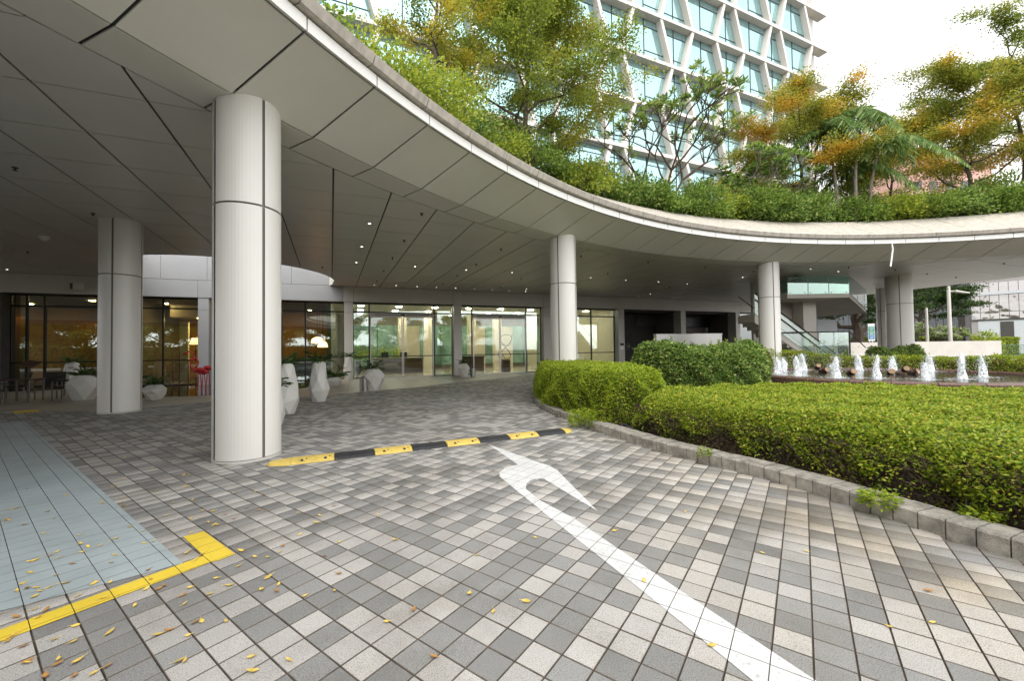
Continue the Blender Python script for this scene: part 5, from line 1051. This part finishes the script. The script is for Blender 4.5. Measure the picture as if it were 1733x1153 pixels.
# ================================================================ BEYOND: low wall, street, buildings
Dz = lambda px, Y, z: (Dp(px, 590, Y)[0], Y, z)
def wall_run(name, label, px0, px1, Y0, Y1, z0, z1, m_, cat, th_=.3):
    a, b = Dz(px0, Y0, 0)[:2], Dz(px1, Y1, 0)[:2]; d = unit(np.array(b)-np.array(a)); n_ = np.array([-d[1], d[0]]); o = MB().prism([a, b, tuple(np.array(b)+n_*th_), tuple(np.array(a)+n_*th_)], z0, z1).build(name, m_); tag(o, label, cat); return o
zw = Dp(1600, 578, 38)[2]; wall_run('low_wall', 'low beige concrete wall behind the fountain hedge and wide column', 1440, 1695, 36.5, 38.5, -.05, zw, 'concrete', 'wall')
def slim_hedge(label, px0, px1, Y, z0, z1, m_, n, L):
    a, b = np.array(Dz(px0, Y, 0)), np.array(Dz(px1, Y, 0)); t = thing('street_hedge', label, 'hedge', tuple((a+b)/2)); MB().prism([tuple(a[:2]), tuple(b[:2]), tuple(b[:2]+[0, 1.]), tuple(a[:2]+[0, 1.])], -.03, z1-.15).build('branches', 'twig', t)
    u_ = NR.random(n); P = a+(b-a)*u_[:, None]+np.stack([np.zeros(n), NR.uniform(-.08, 1.05, n), np.where(NR.random(n) < .5, z1-NR.exponential(.06, n), NR.uniform(.0, z1, n))], 1); front = NR.random(n) < .5; P[front, 1] = a[1]-NR.random(front.sum())*.10
    quads('leaves', leaf_quads(P, NR.normal(size=(n, 3)), L, L*.3), m_, t, 'stuff')
slim_hedge('long street hedge tipped with orange leaves behind the low wall', 1430, 1645, 44, 0, Dp(1580, 571, 44)[2], 'hedge_leaf', 9000, .16); slim_hedge('trimmed green hedge block beyond the end of the low wall', 1672, 1725, 50, 0, Dp(1700, 572, 50)[2], 'hedge_leaf', 4000, .18)
# green railing
t = thing('railing', 'green metal railing beyond the low wall', 'railing', Dz(1715, 40, 0)); a, b = np.array(Dz(1695, 40, 0)), np.array(Dz(1790, 40, 0)); zr = Dp(1715, 584, 40)[2]
for z_ in (.15, zr): MB().tube([a+[0, 0, z_], b+[0, 0, z_]], .025, 6).build('rail', 'fence_green', t)
for k in range(34): q = a+(b-a)*k/33; MB().tube([q, q+[0, 0, zr]], .012 if k % 8 else .03, 5).build('baluster', 'fence_green', t)
# street lamp, short pole, signs
q = np.array(Dz(1609, 41, 0)); zt = Dp(1609, 484, 41)[2]; t = thing('street_lamp', 'tall grey street lamp with a flat head beside the flowering tree', 'street lamp', tuple(q)); MB().tube([q, q+[0, 0, zt]], [.17, .13], 10).build('pole', 'pillar', t); zl = Dp(1620, 493, 41)[2]; MB().tube([q+[0, 0, zl], q+[.7, 0, zl+.05]], .04, 6).build('arm', 'pillar', t); MB().hexa([q+[.5, -.25, zl-.05], q+[1.9, -.25, zl-.25], q+[1.9, .25, zl-.25], q+[.5, .25, zl-.05]], [q+[.5, -.25, zl+.10], q+[1.9, -.25, zl-.15], q+[1.9, .25, zl-.15], q+[.5, .25, zl+.10]]).build('lamp_head', 'pillar', t)
q = np.array(Dz(1570, 41, 0)); zt = Dp(1570, 521, 41)[2]; t = thing('steel_pole', 'short plain grey pole in front of the flowering tree', 'pole', tuple(q)); MB().tube([q, q+[0, 0, zt]], [.13, .11], 10).build('shaft', 'pillar', t); MB().lathe(tuple(q), [(.2, 0), (.2, .05), (.12, .06)], 12).build('base_plate', 'pillar', t)
q = np.array(Dz(1634, 43, 0)); zt = Dp(1634, 535, 43)[2]; t = thing('dark_post', 'thick dark square post before the black glass building', 'post', tuple(q)); MB().box((q[0], q[1], zt/2), (.62, .5, zt), .2).build('shaft', 'dark_wall', t); MB().box((q[0], q[1], zt+.03), (.7, .58, .06), .2).build('cap', 'black_metal', t)
YS = 34; q = np.array(Dz(1475.5, YS, 0)); z0, z1 = Dp(1475, 577, YS)[2], Dp(1475, 548, YS)[2]; t = thing('direction_sign', 'green and blue direction sign on white legs near the wide column', 'sign', tuple(q)); wd = .27
for sx in (-.12, .12): MB().tube([q+[sx, .05, 0], q+[sx, .05, z0+.1]], .03, 6).build('leg', 'sign_white', t)
bd = MB().box((q[0], q[1], (z0+z1)/2), (wd*2, .05, z1-z0)).build('board', 'sign_white', t); zz = z1-(z1-z0)*.16
for k, (hh, m_) in enumerate(((.30, 'sign_green'), (.20, 'sign_green'), (.26, 'sign_blue'))):
    h__ = (z1-z0)*hh; MB().box((q[0]-.01, q[1]-.032, zz-h__/2), (wd*1.8, .012, h__-.02)).build('sign_panel', m_, bd)
    for r_ in range(2): MB().box((q[0]-.02*r_, q[1]-.041, zz-h__*(.32+.36*r_)), (wd*(1.3-.4*r_), .006, .035)).build('lettering', 'sign_white', bd)
    zz -= h__
# black glass building with light ledge, mirrored building with pale base
bb = thing('dark_glass_building', 'long black glass building with a pale ledge across the street', 'building', Dz(1600, 62, 0)); a, b = np.array(Dz(1380, 78, 0)[:2]), np.array(Dz(1652, 58, 0)[:2]); d = unit(b-a); n_ = np.array([-d[1], d[0]]); Lb = np.linalg.norm(b-a); zt = Dp(1640, 470, 58)[2]; zl = Dp(1648, 499, 58)[2]
MB().prism([tuple(a), tuple(b), tuple(b+n_*14), tuple(a+n_*14)], -.05, zt).build('wall', 'gap', bb); nb = 26
for k in range(nb):
    p0, p1 = a+d*Lb*k/nb+d*.05, a+d*Lb*(k+1)/nb-d*.05
    for z0, z1 in ((.3, zl-.2), (zl+.4, zt-.2)): MB().prism([tuple(p0-n_*.05), tuple(p1-n_*.05), tuple(p1+n_*.01), tuple(p0+n_*.01)], z0, z1).build('window', 'dark_glass', bb)
MB().prism([tuple(a-n_*.9), tuple(b-n_*.9), tuple(b+n_*.0), tuple(a)], zl-.12, zl+.25).build('ledge', 'far_white', bb)
mbld = thing('mirrored_building', 'mirror glass building with pale base wall across the street', 'building', Dz(1700, 57, 0)); a, b = np.array(Dz(1646, 57.6, 0)[:2]), np.array(Dz(1900, 49, 0)[:2]); d = unit(b-a); n_ = np.array([-d[1], d[0]]); Lb = np.linalg.norm(b-a); zz = [Dp(1700, y, 56)[2] for y in (575, 541, 528, 499, 494, 478, 466)]
MB().prism([tuple(a), tuple(b), tuple(b+n_*16), tuple(a+n_*16)], -.05, zz[6]+3.2).build('wall', 'far_grey', mbld); MB().prism([tuple(a+d*.6-n_*.03), tuple(b-n_*.03), tuple(b), tuple(a+d*.6)], .0, zz[1]-.1).build('base_wall', 'far_white', mbld)
MB().prism([tuple(a-n_*.6-d*.3), tuple(b-n_*.6), tuple(b), tuple(a-d*.3)], zz[3], zz[4]).build('ledge', 'far_white', mbld); MB().prism([tuple(a-n_*.12), tuple(b-n_*.12), tuple(b), tuple(a)], zz[1]-.1, zz[1]+.1).build('ledge', 'dark_wall', mbld)
for z0, z1 in ((zz[1]+.12, zz[2]-.04), (zz[2]+.04, zz[3]-.02), (zz[4]+.04, zz[5]), ):
    for k in range(14): p0, p1 = a+d*Lb*k/14+d*.03, a+d*Lb*(k+1)/14-d*.03; MB().prism([tuple(p0-n_*.08), tuple(p1-n_*.08), tuple(p1-n_*.005), tuple(p0-n_*.005)], z0, z1).build('window', 'mirror_glass', mbld)
for s_, w_, m_ in ((2.6, 1.2, 'dark_wall'), (5.0, 2.0, 'dark_wall')): MB().prism([tuple(a+d*s_-n_*.06), tuple(a+d*(s_+w_)-n_*.06), tuple(a+d*(s_+w_)-n_*.01), tuple(a+d*s_-n_*.01)], .0, 2.4 if s_ > 3 else zz[1]-.3).build('doorway', m_, mbld)
pk = thing('pink_building', 'distant pink building seen through the orange roof trees', 'building', Dz(1630, 70, 0)); a = np.array(Dz(1545, 70, 0)[:2]); z1 = Dp(1610, 262, 70)[2]; MB().prism([tuple(a), tuple(a+[15, 0]), tuple(a+[15, 12]), tuple(a+[0, 12])], 0, z1).build('wall', 'far_pink', pk)
for i in range(5):
    for j in range(6): MB().box((a[0]+1.8+i*2.8, a[1]-.03, z1-2-j*3.4), (1.5, .08, 1.5)).build('window', 'dark_glass', pk)
MB().prism([tuple(a+[-.4, -.4]), tuple(a+[15.4, -.4]), tuple(a+[15.4, 12.4]), tuple(a+[-.4, 12.4])], z1, z1+.5).build('roof', 'far_white', pk)
# street trees
frangipani('low flowering tree with pale blossoms behind the low wall', (*Dz(1582, 43, 0)[:2], 0), 3.9, 51, 5, depth=4, spread=.8, per=12, L=(.34, .09), leafm='frangipani_leaf', flower='blossom')
q = Dz(1662, 45, 0); shrub('round bright green bush with red tips behind the low wall', (q[0], q[1], .0), 1.5, 3.0, 'fern_leaf', 2600, (.22, .07), 'round_bush', None)
tree('street_tree', 'big dark leaved tree with a thick trunk beyond the staircase', Dz(1452, 42, 0), 9.5, 7.5, 'dark_tree_leaf', 30000, 61, (.22, .07), .3, n_limb=12, n_sub=7, trunk_r=.62, start=.30, up=.5)
tree('street_tree', 'spreading dark street tree in front of the black glass building', Dz(1560, 50, 0), 9.8, 6.0, 'dark_tree_leaf', 22000, 62, (.22, .07), .3, n_limb=11, n_sub=7, trunk_r=.4, start=.45, up=.45)

# ---- row of trees across the forecourt, mirrored in the glazing
src = tree('forecourt_tree', 'broad green tree across the forecourt, mirrored in the glazing', (-16, -34, 0), 8.5, 5.6, 'tree_leaf', 22000, 71, (.34, .12), .42, n_limb=13, n_sub=7, trunk_r=.3, start=.14, up=.55, group='trees across the forecourt')
for k, (x, y, s_) in enumerate(((-31, -35, 1.1), (-46, -33, 1.0), (-3, -35, 1.05), (9, -37, 1.15), (22, -35, 1.0), (36, -33, 1.1), (-24, -40, 1.2), (-9, -38, 1.1))):
    c = src.copy(); COL.objects.link(c); c.location = (x, y, 0); c.rotation_euler = (0, 0, k*1.7); c.scale = (s_, s_, s_)
    for ch in src.children: d_ = ch.copy(); COL.objects.link(d_); d_.parent = c
bt = thing('added_hedge', 'tall clipped hedge across the forecourt below the mirrored trees', 'hedge', (-6, -31, 0)); MB().prism([(-60, -31.8), (45, -31.8), (45, -30.6), (-60, -30.6)], -.03, 2.5).build('branches', 'twig', bt)  # added out of view to close the bright reflected gap under the trees
n = 24000; P_ = np.stack([NR.uniform(-60, 45, n), -30.55+NR.normal(size=n)*.08, NR.uniform(0, 2.7, n)], 1); quads('leaves', leaf_quads(P_, NR.normal(size=(n, 3)), .30, .11, .3), 'shrub_leaf', bt, 'stuff')
# ================================================================ FALLEN LEAVES
lm = []
for k in range(8):
    rg = np.random.default_rng(90+k); L = .043*rg.uniform(.65, 1.3); W = L*.22*rg.uniform(.8, 1.3); c = rg.uniform(.1, .45); mb = MB(); vs = []; NS = 7
    for i in range(NS):
        u_ = i/(NS-1); w_ = W*math.sin(math.pi*min(.97, max(.03, u_))**.85); zz = .004+c*L*(u_-.5)**2*1.6
        vs += [(L*(u_-.5), -w_, zz+abs(w_)*c*.9), (L*(u_-.5), .2*W*math.sin(u_*3), zz), (L*(u_-.5), w_, zz+abs(w_)*c*.9)]
    fs = [(i*3+j, (i+1)*3+j, (i+1)*3+j+1, i*3+j+1) for i in range(NS-1) for j in range(2)]; mb.add(vs, fs); mb.tube([(L*.48, 0, .008), (L*.8, .006*rg.normal(), .010)], .0012, 3)
    me = bpy.data.meshes.new('fallen_leaf'); me.from_pydata(mb.v, [], mb.f); me.materials.append(mat('leaf_litter' if k < 6 else 'leaf_brown')); lm.append((me, k >= 6))
cnt = 0
LP = [(1040, 900), (905, 912), (835, 1038), (735, 1115), (655, 1055), (1290, 938), (1160, 868), (1505, 1064), (1578, 1057), (1572, 1002), (1090, 985), (890, 1020), (1205, 1095), (1365, 935)]
while cnt < 185:
    if cnt < len(LP): q = G(*LP[cnt])
    else:
        px, py = random.uniform(-20, 900), random.uniform(745, 1150); dens = math.exp(-max(0, px-430)/170.)*(.45 if py > 1010 and px > 330 else 1.)*(1. if py > 780 else .4)
        if random.random() > dens: continue
        q = G(px, py)
        if math.hypot(q[0]-c1[0], q[1]-c1[1]) < .5: continue
    me, br = random.choice(lm); o = inst(me, 'fallen_leaf', (q[0], q[1], .004), None, (random.uniform(-.25, .25), random.uniform(-.25, .25), random.uniform(0, 6.28)))
    wh = 'pale grey painted bay' if inside([(-11.3, 9.34), (-2.37, 2.91), (-2.99, 2.43), (-8.5, -1.5), (-17.5, 5.0)], q[0], q[1]) else 'white painted arrow' if inside([tuple(v_) for v_ in ar+al], q[0], q[1]) else 'bare pavers between bay and hump' if q[0] < .1 else 'bare pavers beside the white arrow'
    tag(o, ('small curled brown' if br else 'small yellow')+' fallen leaf on the '+wh, 'leaf', ('brown' if br else 'yellow')+' fallen leaves on the '+wh); cnt += 1
